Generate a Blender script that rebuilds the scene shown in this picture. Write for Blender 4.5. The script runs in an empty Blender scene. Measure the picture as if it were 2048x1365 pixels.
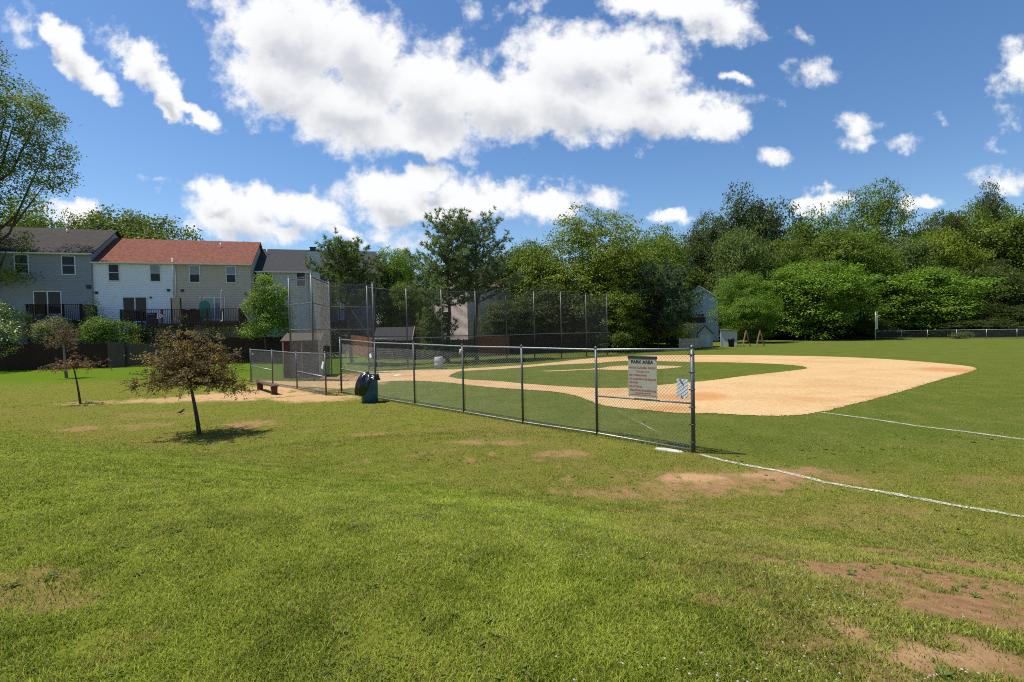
import bpy, math, random
import numpy as np
from mathutils import Vector, Matrix, geometry
from math import sin, cos, tan, pi, radians, sqrt, atan2

# ------------------------------------------------------------------ camera, sky, sun, exposure
SC = bpy.context.scene
COL = SC.collection
F = 1000.0                      # focal length in pixels of the 2048 wide photograph
EYE = Vector((0.0, 0.0, 2.6))
PITCH, ROLL = radians(1.3), radians(1.2)
_F = Vector((0, cos(PITCH), -sin(PITCH)))
_R0 = Vector((1, 0, 0)); _U0 = Vector((0, sin(PITCH), cos(PITCH)))
_R = _R0 * cos(ROLL) - _U0 * sin(ROLL)
_U = _R0 * sin(ROLL) + _U0 * cos(ROLL)
cam_d = bpy.data.cameras.new('camera'); cam = bpy.data.objects.new('camera', cam_d); COL.objects.link(cam)
cam_d.sensor_width = 36; cam_d.lens = 36 * F / 2048; cam_d.clip_start = 0.05; cam_d.clip_end = 3000
M3 = Matrix((_R, _U, -_F)).transposed()
cam.matrix_world = Matrix.Translation(EYE) @ M3.to_4x4()
SC.camera = cam
SUN_EL, SUN_AZ = radians(66), radians(-78)      # azimuth clockwise from +Y
SUN_DIR = Vector((sin(SUN_AZ) * cos(SUN_EL), cos(SUN_AZ) * cos(SUN_EL), sin(SUN_EL)))
sun_d = bpy.data.lights.new('sun', 'SUN'); sun_d.energy = 5.0; sun_d.angle = radians(0.5); sun_d.color = (1.0, 0.95, 0.86)
sun = bpy.data.objects.new('sun', sun_d); COL.objects.link(sun)
sun.rotation_euler = SUN_DIR.to_track_quat('Z', 'Y').to_euler(); sun.location = (-30, 0, 60)
SC.view_settings.view_transform = 'Standard'; SC.view_settings.look = 'None'
EXPOSURE = 0.42
SC.view_settings.exposure = EXPOSURE; SC.view_settings.gamma = 1.0
SC.cycles.max_bounces = 5; SC.cycles.diffuse_bounces = 3; SC.cycles.transparent_max_bounces = 8
SC.cycles.use_denoising = False; SC.cycles.filter_width = 1.05

def raydir(px, py):
    return _F + _R * ((px - 1024) / F) + _U * ((682.5 - py) / F)
def P(px, py, d):
    v = raydir(px, py); return EYE + v * (d / v.y)
def smooth(t):
    t = np.clip(t, 0, 1); return t * t * (3 - 2 * t)

# clouds: (x, y, rx, ry, turn in degrees, weight), turned into directions of the sky
CLOUDS = [(590,70,190,130,20,1),(560,165,150,95,15,1),(690,215,200,95,20,1),(720,110,170,110,30,1),(860,190,190,120,20,1),(850,275,120,42,10,.9),
 (1000,205,190,95,8,1),(1160,120,170,90,5,1),(1130,205,200,85,5,1),(1290,150,110,90,0,.9),(1300,222,190,66,5,1),(1430,240,95,48,5,1),(1240,90,140,60,0,.8),
 (1400,25,150,62,15,.95),(1300,-5,120,45,5,.8),(1065,20,30,28,0,.6),(960,25,35,18,30,.5),
 (110,78,80,34,55,1),(150,115,80,44,48,1),(200,160,62,30,35,1),(70,100,44,22,20,.6),(75,32,36,10,60,.55),(285,120,80,38,55,1),(325,180,85,36,50,1),(390,232,72,22,30,1),(330,215,50,20,45,.8),(255,95,45,24,30,.6),(25,50,30,20,0,.45),
 (470,425,120,70,15,1),(430,385,70,30,20,.9),(600,415,120,46,18,1),(690,465,60,22,20,.8),(520,385,60,28,10,.8),(560,450,80,30,15,.7),
 (790,390,140,62,5,1),(860,350,85,34,0,.9),(960,395,150,52,5,1),(1100,405,85,44,0,1),(860,425,170,28,0,.9),(670,385,30,14,0,.6),(765,465,28,14,20,.5),
 (2028,140,48,44,60,.8),(2005,185,40,22,60,.7),(2035,95,30,18,20,.7),(1715,240,32,20,20,.75),(1728,290,36,17,0,.9),(1805,293,30,14,0,.8),
 (1622,145,38,18,15,.75),(1536,313,33,13,5,.85),(1640,402,66,27,0,1),(1835,400,49,20,0,.8),(1340,440,49,20,-10,.9),(1205,400,34,15,0,.8),(2005,357,46,17,10,.85),
 (150,425,80,30,5,.9),(1475,155,50,16,15,.6),(1605,72,24,14,10,.6),(1500,210,26,20,0,.6),(820,490,40,28,0,.8),(1880,240,26,8,10,.5),(2000,300,26,10,10,.55),(310,355,34,10,15,.5),(1130,360,26,9,0,.5)]

def build_world():
    w = bpy.data.worlds.new('World'); SC.world = w; w.use_nodes = True
    nt = w.node_tree; nt.nodes.clear(); N = nt.nodes.new; L = nt.links.new
    g = bpy.data.node_groups.new('cloud_cover', 'ShaderNodeTree')
    g.interface.new_socket('Vector', in_out='INPUT', socket_type='NodeSocketVector')
    g.interface.new_socket('Detail', in_out='INPUT', socket_type='NodeSocketFloat')
    g.interface.new_socket('Cover', in_out='OUTPUT', socket_type='NodeSocketFloat')
    gi = g.nodes.new('NodeGroupInput'); go = g.nodes.new('NodeGroupOutput'); gl = g.links.new
    def gm(op, a, b=None, c=None):
        n = g.nodes.new('ShaderNodeMath'); n.operation = op
        for i, x in enumerate((a, b, c)):
            if x is None: continue
            if isinstance(x, (int, float)): n.inputs[i].default_value = x
            else: gl(x, n.inputs[i])
        return n.outputs[0]
    # bend the coordinates so that edges turn ragged
    nz = g.nodes.new('ShaderNodeTexNoise'); nz.inputs['Scale'].default_value = 11; nz.inputs['Detail'].default_value = 6; nz.inputs['Roughness'].default_value = .62
    gl(gi.outputs[0], nz.inputs['Vector'])
    sub = g.nodes.new('ShaderNodeVectorMath'); sub.operation = 'SUBTRACT'; sub.inputs[1].default_value = (.5, .5, .5); gl(nz.outputs['Color'], sub.inputs[0])
    scl = g.nodes.new('ShaderNodeVectorMath'); scl.operation = 'SCALE'; scl.inputs['Scale'].default_value = .10; gl(sub.outputs[0], scl.inputs[0])
    add = g.nodes.new('ShaderNodeVectorMath'); add.operation = 'ADD'; gl(gi.outputs[0], add.inputs[0]); gl(scl.outputs[0], add.inputs[1])
    acc = None
    for (x, y, rx, ry, rot, wt) in CLOUDS:
        v = raydir(x, y)
        if rx < 48: wt *= .50; rx *= 1.45; ry *= 1.5
        mp = g.nodes.new('ShaderNodeMapping'); mp.vector_type = 'TEXTURE'
        mp.inputs['Location'].default_value = (v.x / v.y, v.z / v.y, 0)
        mp.inputs['Rotation'].default_value = (0, 0, -radians(rot))
        mp.inputs['Scale'].default_value = (rx * 1.02 / F, ry * 1.02 / F, 1)
        gl(add.outputs[0], mp.inputs['Vector'])
        ln = g.nodes.new('ShaderNodeVectorMath'); ln.operation = 'LENGTH'; gl(mp.outputs[0], ln.inputs[0])
        q = gm('MULTIPLY_ADD', ln.outputs['Value'], -wt, wt)
        acc = q if acc is None else gm('SMOOTH_MAX', acc, q, .12)
    n2 = g.nodes.new('ShaderNodeTexNoise'); n2.inputs['Scale'].default_value = 17; n2.inputs['Detail'].default_value = 9; n2.inputs['Roughness'].default_value = .6
    gl(gi.outputs[0], n2.inputs['Vector'])
    d = gm('MULTIPLY_ADD', gm('SUBTRACT', n2.outputs['Fac'], .5), gi.outputs[1], acc)
    gl(d, go.inputs[0])
    tc = N('ShaderNodeTexCoord'); sep = N('ShaderNodeSeparateXYZ'); L(tc.outputs['Generated'], sep.inputs[0])
    def m(op, a, b=None, c=None):
        n = N('ShaderNodeMath'); n.operation = op
        for i, x in enumerate((a, b, c)):
            if x is None: continue
            if isinstance(x, (int, float)): n.inputs[i].default_value = x
            else: L(x, n.inputs[i])
        return n.outputs[0]
    yy = m('MAXIMUM', sep.outputs[1], .02)
    cmb = N('ShaderNodeCombineXYZ'); L(m('DIVIDE', sep.outputs[0], yy), cmb.inputs[0]); L(m('DIVIDE', sep.outputs[2], yy), cmb.inputs[1])
    def cover(off, detail):
        a = N('ShaderNodeVectorMath'); a.operation = 'ADD'; a.inputs[1].default_value = off; L(cmb.outputs[0], a.inputs[0])
        gg = N('ShaderNodeGroup'); gg.node_tree = g; L(a.outputs[0], gg.inputs[0]); gg.inputs[1].default_value = detail
        return gg.outputs[0]
    c0 = cover((0, 0, 0), 1.5); c1 = cover((-.006, .046, 0), .45)
    def ss(x, a, b, o0=0, o1=1):
        n = N('ShaderNodeMapRange'); n.interpolation_type = 'SMOOTHSTEP'; L(x, n.inputs[0])
        n.inputs[1].default_value = a; n.inputs[2].default_value = b; n.inputs[3].default_value = o0; n.inputs[4].default_value = o1
        return n.outputs[0]
    front = ss(sep.outputs[1], .03, .15)
    alpha = m('MULTIPLY', ss(c0, -.02, .50), front)
    sky = N('ShaderNodeTexSky'); sky.sky_type = 'NISHITA'; sky.sun_disc = False; sky.sun_elevation = SUN_EL; sky.sun_rotation = SUN_AZ
    sky.air_density = 1.0; sky.dust_density = .35; sky.ozone_density = 2.2; sky.altitude = 100
    hs = N('ShaderNodeHueSaturation'); hs.inputs['Saturation'].default_value = 1.2; hs.inputs['Hue'].default_value = .503; L(sky.outputs[0], hs.inputs['Color'])
    bg = N('ShaderNodeBackground'); L(hs.outputs[0], bg.inputs[0]); bg.inputs[1].default_value = .105
    shade = ss(c1, .30, 1.0)
    ramp = N('ShaderNodeValToRGB'); L(shade, ramp.inputs[0])
    cr = ramp.color_ramp; cr.elements[0].position = 0; cr.elements[0].color = (.735, .74, .745, 1); cr.elements[1].position = 1; cr.elements[1].color = (.46, .48, .52, 1)
    e = cr.elements.new(.45); e.color = (.645, .655, .675, 1)
    cb = N('ShaderNodeBackground'); L(ramp.outputs[0], cb.inputs[0]); cb.inputs[1].default_value = 1.0
    mx = N('ShaderNodeMixShader'); L(alpha, mx.inputs[0]); L(bg.outputs[0], mx.inputs[1]); L(cb.outputs[0], mx.inputs[2])
    out = N('ShaderNodeOutputWorld'); L(mx.outputs[0], out.inputs[0])
build_world()

# ------------------------------------------------------------------ helpers
rng = np.random.default_rng(7)
_tab = np.random.default_rng(99).random((256, 256))
def vnoise(x, y):
    xi = np.floor(x).astype(np.int64); yi = np.floor(y).astype(np.int64)
    fx = x - xi; fy = y - yi; fx = fx * fx * (3 - 2 * fx); fy = fy * fy * (3 - 2 * fy)
    a = _tab[xi & 255, yi & 255]; b = _tab[(xi + 1) & 255, yi & 255]; c = _tab[xi & 255, (yi + 1) & 255]; d = _tab[(xi + 1) & 255, (yi + 1) & 255]
    return (a * (1 - fx) + b * fx) * (1 - fy) + (c * (1 - fx) + d * fx) * fy
def fbm(x, y, o=4):
    s = 0; a = .5; t = 0
    for i in range(o):
        s = s + a * vnoise(x + 17.3 * i, y + 5.1 * i); t += a; a *= .55; x = x * 2.03; y = y * 2.03
    return s / t

def gz(x, y):
    """height of the ground: flat ball field, low bank under the photographer, slight rise towards the back gardens"""
    x = np.asarray(x, float); y = np.asarray(y, float)
    s = y + .45 * x
    b = 1.22 * smooth((8.8 - s) / 6.6)
    rise = .35 * smooth((y - 33) / 6) * smooth((-9 - x) / 7) + .25 * smooth((y - 46) / 10) * smooth((14 - x) / 10)
    und = (fbm(x * .35, y * .35, 3) - .5) * .03 * smooth((20 - y - .9 * x) / 8) * smooth((30 - y) / 10)
    return b + np.maximum(rise, 0) + und
def G(px, py):
    z = 0.0
    v = raydir(px, py)
    for _ in range(12):
        t = (z - EYE.z) / v.z; p = EYE + v * t; z = .5 * z + .5 * float(gz(p.x, p.y))
    t = (z - EYE.z) / v.z
    return EYE + v * t

def tag(o, label=None, cat=None, group=None, kind=None):
    if label: o['label'] = label
    if cat: o['category'] = cat
    if group: o['group'] = group
    if kind: o['kind'] = kind
    return o
def empty(name, loc=(0, 0, 0), rz=0, label=None, cat=None, group=None):
    o = bpy.data.objects.new(name, None); COL.objects.link(o); o.location = loc; o.rotation_euler = (0, 0, rz); o.empty_display_size = .2
    return tag(o, label, cat, group)
def link_mesh(name, me, mat, parent=None):
    o = bpy.data.objects.new(name, me); COL.objects.link(o)
    if mat: me.materials.append(mat)
    if parent: o.parent = parent
    return o
def np_mesh(name, V, Fa, attrs=None, smooth_=False):
    """V (n,3); Fa (m,k) all faces with k corners"""
    me = bpy.data.meshes.new(name); V = np.asarray(V, np.float32); Fa = np.asarray(Fa, np.int32)
    k = Fa.shape[1]
    me.vertices.add(len(V)); me.vertices.foreach_set('co', V.ravel())
    me.loops.add(Fa.size); me.loops.foreach_set('vertex_index', Fa.ravel())
    me.polygons.add(len(Fa)); me.polygons.foreach_set('loop_start', np.arange(0, Fa.size, k, dtype=np.int32))
    me.polygons.foreach_set('use_smooth', np.full(len(Fa), smooth_, dtype=bool))
    for n, a in (attrs or {}).items():
        at = me.attributes.new(n, 'FLOAT', 'POINT'); at.data.foreach_set('value', np.asarray(a, np.float32).ravel())
    me.update(calc_edges=True); me.validate()
    return me

class MB:
    """collects shapes for ONE mesh"""
    def __init__(s): s.v = []; s.f = []; s.sm = []
    def add(s, vs, fs, sm=False):
        n = len(s.v); s.v += [tuple(p) for p in vs]; s.f += [tuple(i + n for i in f) for f in fs]; s.sm += [sm] * len(fs); return s
    def box(s, x0, y0, z0, x1, y1, z1, M=None):
        vs = [Vector(p) for p in ((x0,y0,z0),(x1,y0,z0),(x1,y1,z0),(x0,y1,z0),(x0,y0,z1),(x1,y0,z1),(x1,y1,z1),(x0,y1,z1))]
        if M: vs = [M @ p for p in vs]
        return s.add(vs, [(3,2,1,0),(4,5,6,7),(0,1,5,4),(1,2,6,5),(2,3,7,6),(3,0,4,7)])
    def bar(s, p, q, w, h, up=(0, 0, 1)):
        p = Vector(p); q = Vector(q); d = (q - p).normalized(); u = Vector(up)
        sd = d.cross(u)
        if sd.length < 1e-4: sd = d.cross(Vector((1, 0, 0)))
        sd.normalize(); u = sd.cross(d); a = sd * w / 2; b = u * h / 2
        return s.add([p-a-b,p+a-b,p+a+b,p-a+b,q-a-b,q+a-b,q+a+b,q-a+b], [(3,2,1,0),(4,5,6,7),(0,1,5,4),(1,2,6,5),(2,3,7,6),(3,0,4,7)])
    def tube(s, pts, rad, n=8, cap=True, sm=True):
        pts = [Vector(p) for p in pts]; rad = rad if hasattr(rad, '__len__') else [rad] * len(pts)
        vs = []; fs = []; ref = None
        for i, p in enumerate(pts):
            d = (pts[min(i + 1, len(pts) - 1)] - pts[max(i - 1, 0)])
            d = d.normalized() if d.length > 1e-9 else Vector((0, 0, 1))
            if ref is None: ref = Vector((1, 0, 0)) if abs(d.x) < .8 else Vector((0, 1, 0))
            a = (ref - d * ref.dot(d)).normalized(); b = d.cross(a); ref = a
            for k in range(n):
                t = 2 * pi * k / n; vs.append(p + (a * cos(t) + b * sin(t)) * rad[i])
        for i in range(len(pts) - 1):
            for k in range(n):
                k2 = (k + 1) % n; fs.append((i*n+k, i*n+k2, (i+1)*n+k2, (i+1)*n+k))
        if cap: fs.append(tuple(range(n))[::-1]); fs.append(tuple((len(pts)-1)*n + k for k in range(n)))
        return s.add(vs, fs, sm)
    def lathe(s, prof, n=24, c=(0, 0, 0), sm=True):
        vs = []; fs = []
        for (r, z) in prof:
            for k in range(n):
                t = 2 * pi * k / n; vs.append((c[0] + r * cos(t), c[1] + r * sin(t), c[2] + z))
        for i in range(len(prof) - 1):
            for k in range(n):
                k2 = (k + 1) % n; fs.append((i*n+k, i*n+k2, (i+1)*n+k2, (i+1)*n+k))
        fs.append(tuple(range(n))[::-1]); fs.append(tuple((len(prof)-1)*n + k for k in range(n)))
        return s.add(vs, fs, sm)
    def quad(s, a, b, c, d): return s.add([a, b, c, d], [(0, 1, 2, 3)])
    def build(s, name, mat, parent=None):
        me = bpy.data.meshes.new(name); me.from_pydata(s.v, [], s.f); me.polygons.foreach_set('use_smooth', s.sm); me.update()
        return link_mesh(name, me, mat, parent)

# ------------------------------------------------------------------ materials
def newmat(name):
    m = bpy.data.materials.new(name); m.use_nodes = True; nt = m.node_tree; nt.nodes.clear()
    out = nt.nodes.new('ShaderNodeOutputMaterial'); b = nt.nodes.new('ShaderNodeBsdfPrincipled'); nt.links.new(b.outputs[0], out.inputs[0])
    return m, nt, b, out
def mat(name, col, rough=.6, metal=0, var=.15, scale=6, bump=0, bscale=40, spec=.3, stretch=(1, 1, 1), col2=None):
    m, nt, b, out = newmat(name); N = nt.nodes.new; L = nt.links.new
    tc = N('ShaderNodeTexCoord'); mp = N('ShaderNodeMapping'); mp.inputs['Scale'].default_value = stretch; L(tc.outputs['Object'], mp.inputs[0])
    nz = N('ShaderNodeTexNoise'); nz.inputs['Scale'].default_value = scale; nz.inputs['Detail'].default_value = 6; nz.inputs['Roughness'].default_value = .65; L(mp.outputs[0], nz.inputs['Vector'])
    r = N('ShaderNodeValToRGB'); L(nz.outputs['Fac'], r.inputs[0])
    c2 = col2 or [c * (1 + var) for c in col]; c1 = [c * (1 - var) for c in col]
    r.color_ramp.elements[0].position = .3; r.color_ramp.elements[1].position = .7
    r.color_ramp.elements[0].color = (*c1, 1); r.color_ramp.elements[1].color = (*c2, 1)
    L(r.outputs[0], b.inputs['Base Color'])
    b.inputs['Roughness'].default_value = rough; b.inputs['Metallic'].default_value = metal; b.inputs['Specular IOR Level'].default_value = spec
    if bump:
        n2 = N('ShaderNodeTexNoise'); n2.inputs['Scale'].default_value = bscale; n2.inputs['Detail'].default_value = 4; L(mp.outputs[0], n2.inputs['Vector'])
        bp = N('ShaderNodeBump'); bp.inputs['Strength'].default_value = bump; bp.inputs['Distance'].default_value = .02; L(n2.outputs['Fac'], bp.inputs['Height']); L(bp.outputs[0], b.inputs['Normal'])
    return m
def leaf_mat(name, trans=.35, rough=.55, hue2=(1.25, 1.1, .7)):
    """leaf colour = the object's own colour, varied leaf by leaf"""
    m, nt, b, out = newmat(name); N = nt.nodes.new; L = nt.links.new
    oi = N('ShaderNodeObjectInfo'); at = N('ShaderNodeAttribute'); at.attribute_name = 'tint'
    mr = N('ShaderNodeMapRange'); L(at.outputs['Fac'], mr.inputs[0]); mr.inputs[3].default_value = .55; mr.inputs[4].default_value = 1.5
    mul = N('ShaderNodeVectorMath'); mul.operation = 'SCALE'; L(oi.outputs['Color'], mul.inputs[0]); L(mr.outputs[0], mul.inputs['Scale'])
    mx = N('ShaderNodeMix'); mx.data_type = 'RGBA'; mx.blend_type = 'MULTIPLY'; mx.inputs['B'].default_value = (*hue2, 1)
    L(at.outputs['Fac'], mx.inputs['Factor']); L(mul.outputs[0], mx.inputs['A'])
    L(mx.outputs['Result'], b.inputs['Base Color']); b.inputs['Roughness'].default_value = rough; b.inputs['Specular IOR Level'].default_value = .25
    tr = N('ShaderNodeBsdfTranslucent'); L(mx.outputs['Result'], tr.inputs['Color'])
    ms = N('ShaderNodeMixShader'); ms.inputs[0].default_value = trans; L(b.outputs[0], ms.inputs[1]); L(tr.outputs[0], ms.inputs[2]); L(ms.outputs[0], out.inputs[0])
    return m
M = dict(
 galv=mat('galvanised_steel', (.30, .31, .32), .45, .75, .25, 9, spec=.5),
 post=mat('weathered_steel_post', (.10, .105, .11), .5, .5, .3, 7, stretch=(1, 1, .3), spec=.5),
 wire=mat('galvanised_wire', (.20, .20, .195), .55, .5, .25, 3),
 darkwire=mat('dark_fence_wire', (.085, .087, .08), .7, .3, .3, 2),  # darker and duller than the galvanised wire
 bark=mat('bark', (.085, .065, .05), .9, 0, .4, 8, .8, 25, .1, (1, 1, .25)),
 palebark=mat('pale_bark', (.22, .19, .16), .9, 0, .45, 9, .6, 30, .1, (1, 1, .3)),
 leaf=leaf_mat('broad_leaf', .36), needle=leaf_mat('pine_needle', .38, .6, (1.15, 1.1, .85)),
 petal=mat('white_petal', (.75, .74, .66), .6, 0, .1, 20),
 white_siding=None, glass=None,
 trim=mat('white_trim', (.72, .72, .70), .5, 0, .06, 5),
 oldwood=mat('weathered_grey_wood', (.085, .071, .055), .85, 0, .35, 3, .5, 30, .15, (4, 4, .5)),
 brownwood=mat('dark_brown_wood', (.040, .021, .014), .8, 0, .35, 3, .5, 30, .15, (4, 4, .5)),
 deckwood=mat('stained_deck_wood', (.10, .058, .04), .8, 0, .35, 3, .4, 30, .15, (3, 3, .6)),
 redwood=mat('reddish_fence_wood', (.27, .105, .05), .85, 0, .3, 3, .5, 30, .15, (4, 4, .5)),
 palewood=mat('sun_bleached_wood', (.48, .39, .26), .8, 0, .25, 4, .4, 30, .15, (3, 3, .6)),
 timber=mat('swing_timber', (.30, .19, .10), .8, 0, .25, 4, .4, 30, .15),
 shingle_dark=mat('dark_brown_shingle', (.055, .05, .047), .95, 0, .22, 2.2, .5, 30, .1),
 shingle_red=mat('terracotta_shingle', (.180, .072, .050), .95, 0, .38, 3.5, .5, 30, .1),
 shingle_grey=mat('charcoal_shingle', (.052, .052, .056), .95, 0, .2, 5, .5, 30, .1),
 shingle_tan=mat('brown_shingle', (.19, .12, .09), .95, 0, .2, 5, .5, 30, .1),
 shed_red=mat('dark_red_board', (.105, .028, .025), .8, 0, .25, 5, .2, 20),
 bluebarrel=mat('teal_painted_steel', (.010, .070, .095), .45, .1, .25, 6, spec=.5),
 greybarrel=mat('pale_grey_plastic', (.42, .44, .45), .5, 0, .1, 5),
 bag=mat('black_plastic_bag', (.008, .008, .010), .28, 0, .2, 8, spec=.6),
 sign=mat('weathered_sign_face', (.36, .35, .27), .6, 0, .12, 9),
 ink=mat('black_sign_ink', (.02, .02, .02), .6, 0, .1, 9), red=mat('faded_red_ink', (.42, .17, .12), .6, 0, .35, 30),
 paper=mat('white_coroplast', (.90, .90, .90), .5, 0, .05, 9),
 rubber=mat('white_rubber', (.42, .40, .36), .7, 0, .3, 12),
 black=mat('black_plastic', (.015, .015, .017), .45, 0, .2, 8),
 green=mat('teal_green_plastic', (.05, .20, .15), .5, 0, .15, 8),
 canvas=mat('beige_canvas', (.55, .47, .40), .8, 0, .12, 12),
 blue=mat('bright_blue_plastic', (.02, .25, .62), .4, 0, .1, 6),
 metal=mat('dark_metal_cap', (.05, .05, .052), .5, .5, .2, 8),
 yellow=mat('cream_pole_paint', (.60, .56, .38), .5, 0, .2, 7),
 bird=mat('brown_feather', (.07, .055, .045), .8, 0, .3, 40),
 screen=mat('black_windscreen_cloth', (.018, .019, .022), .9, 0, .25, 2),
 bandred=mat('red_banner', (.42, .05, .07), .7, 0, .1, 9),
)
def siding(name, col): return mat(name, col, .6, 0, .06, 1.3, 0, 40, .25)
def glass_mat():
    m, nt, b, out = newmat('window_glass')
    N = nt.nodes.new; L = nt.links.new
    tc = N('ShaderNodeTexCoord'); nz = N('ShaderNodeTexNoise'); nz.inputs['Scale'].default_value = 1.2; L(tc.outputs['Object'], nz.inputs['Vector'])
    r = N('ShaderNodeValToRGB'); L(nz.outputs['Fac'], r.inputs[0]); r.color_ramp.elements[0].color = (.006, .007, .008, 1); r.color_ramp.elements[1].color = (.03, .034, .038, 1)
    L(r.outputs[0], b.inputs['Base Color']); b.inputs['Roughness'].default_value = .08; b.inputs['Specular IOR Level'].default_value = .22
    return m
M['glass'] = glass_mat()
M['blind'] = mat('pale_blind_behind_glass', (.20, .22, .23), .15, 0, .2, 3, spec=.6)

# ------------------------------------------------------------------ ground
FA, FB = G(1387, 905), G(683, 786)          # the long dugout fence, near end to far end
_fd = (FB - FA).xy.normalized(); _fn = Vector((_fd.y, -_fd.x))      # fn points to the ball field
if _fn.x < 0: _fn = -_fn
def patch(px, py, rx, ry, w=1.0):
    c = G(px, py); hor = 660 - (px - 1024) * tan(ROLL)
    return (c.x, c.y, rx * c.y / F, max(.15, ry / (py - hor) * c.y), w)
SOIL = [patch(*a) for a in [(1840,1165,280,74,1.25),(1990,1225,190,66,1.3),(1960,1140,170,40,1.0),(1700,1190,90,30,.8),(1760,1285,200,38,1.3),(1880,1325,190,32,1.3),(1660,1255,110,30,.95),(1640,1300,120,30,.75),(1740,1340,150,22,.9),
  (1480,960,200,22,1.0),(1390,955,90,13,1.1),(1570,945,80,10,.9),(1300,985,150,18,.7),(1180,985,90,14,.55),(1620,960,110,14,.65),(1790,1110,120,22,.8),(1780,1020,100,12,.35),
  (40,1185,110,40,.5),(120,1200,60,20,.55),(250,1290,70,18,.6),(20,1160,60,26,.55),(930,885,46,6,.8),(1020,886,40,5,.8),(1135,908,50,6,1),(505,848,50,7,.95),(165,858,36,6,.8),
  (300,852,60,6,.5),(330,830,80,6,.4),(1500,1040,240,22,.35),(1300,1060,140,20,.32),(1420,1150,160,30,.4),(700,1200,120,25,.15),(1990,960,90,12,.4),(740,868,40,4,.6)]]
SAND = [patch(*a) for a in [(510,790,120,10,1.15),(620,796,80,7,.9),(430,792,60,8,.9),(340,800,120,5,.75),(200,806,90,3,.5),(560,775,70,7,1),(660,800,40,4,.7),(1405,955,60,9,.8),(1850,1310,150,20,.8),(1700,1262,80,12,.7),(1500,950,60,8,.5),(730,768,40,4,.5)]]
def patches(ps, x, y, nz):
    o = np.zeros_like(x)
    for (cx, cy, rx, ry, w) in ps:
        q = np.sqrt(((x - cx) / rx) ** 2 + ((y - cy) / ry) ** 2)
        o = np.maximum(o, w * smooth((1.42 - q + (nz - .5) * 2.4) / .95))
    return o
def ground_masks(x, y):
    n1 = fbm(x * 1.3, y * 1.3, 5); n2 = fbm(x * 5 + 9, y * 5, 4)
    nz = .6 * n1 + .4 * n2
    soil = patches(SOIL, x, y, nz) * np.clip(.45 + 1.8 * (n2 - .3), 0, 1); soil = np.maximum(soil, .55 * smooth((fbm(x * 2.3 + 31, y * 2.3, 4) - .70) / .10) * smooth((16 - y) / 6) * (1 - smooth(((x - FA.x) * _fn.x + (y - FA.y) * _fn.y) / 1.5))); sand = patches(SAND, x, y, nz)
    sd = (x - FA.x) * _fn.x + (y - FA.y) * _fn.y           # >0: ball field
    field = smooth(sd / 1.2 + .3) * smooth((y - 5 - .25 * x) / 4)
    dry = np.clip(fbm(x * .25 + 3, y * .25, 4) * 1.3 - .40 + 1.5 * (fbm(x * 1.4 + 7, y * 1.4 + 2, 4) - .45), 0, 1) * (1 - .6 * smooth((y - 14) / 8)) * (1 - .55 * smooth((9.0 - (y + .45 * x)) / 3.5) * (1 - smooth((x - 1) / 1.5)))
    s = y + .45 * x
    lush_lit = smooth((9.0 - s) / 3.5) * (1 - smooth((x - .05 * y - .1) / 1.4))  # greener bank grass, also brightened so that the slope reads as lit
    far = smooth((y - 27) / 6) * smooth((-8 - x) / 6)
    return soil, sand, field, dry, lush_lit, far
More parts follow.
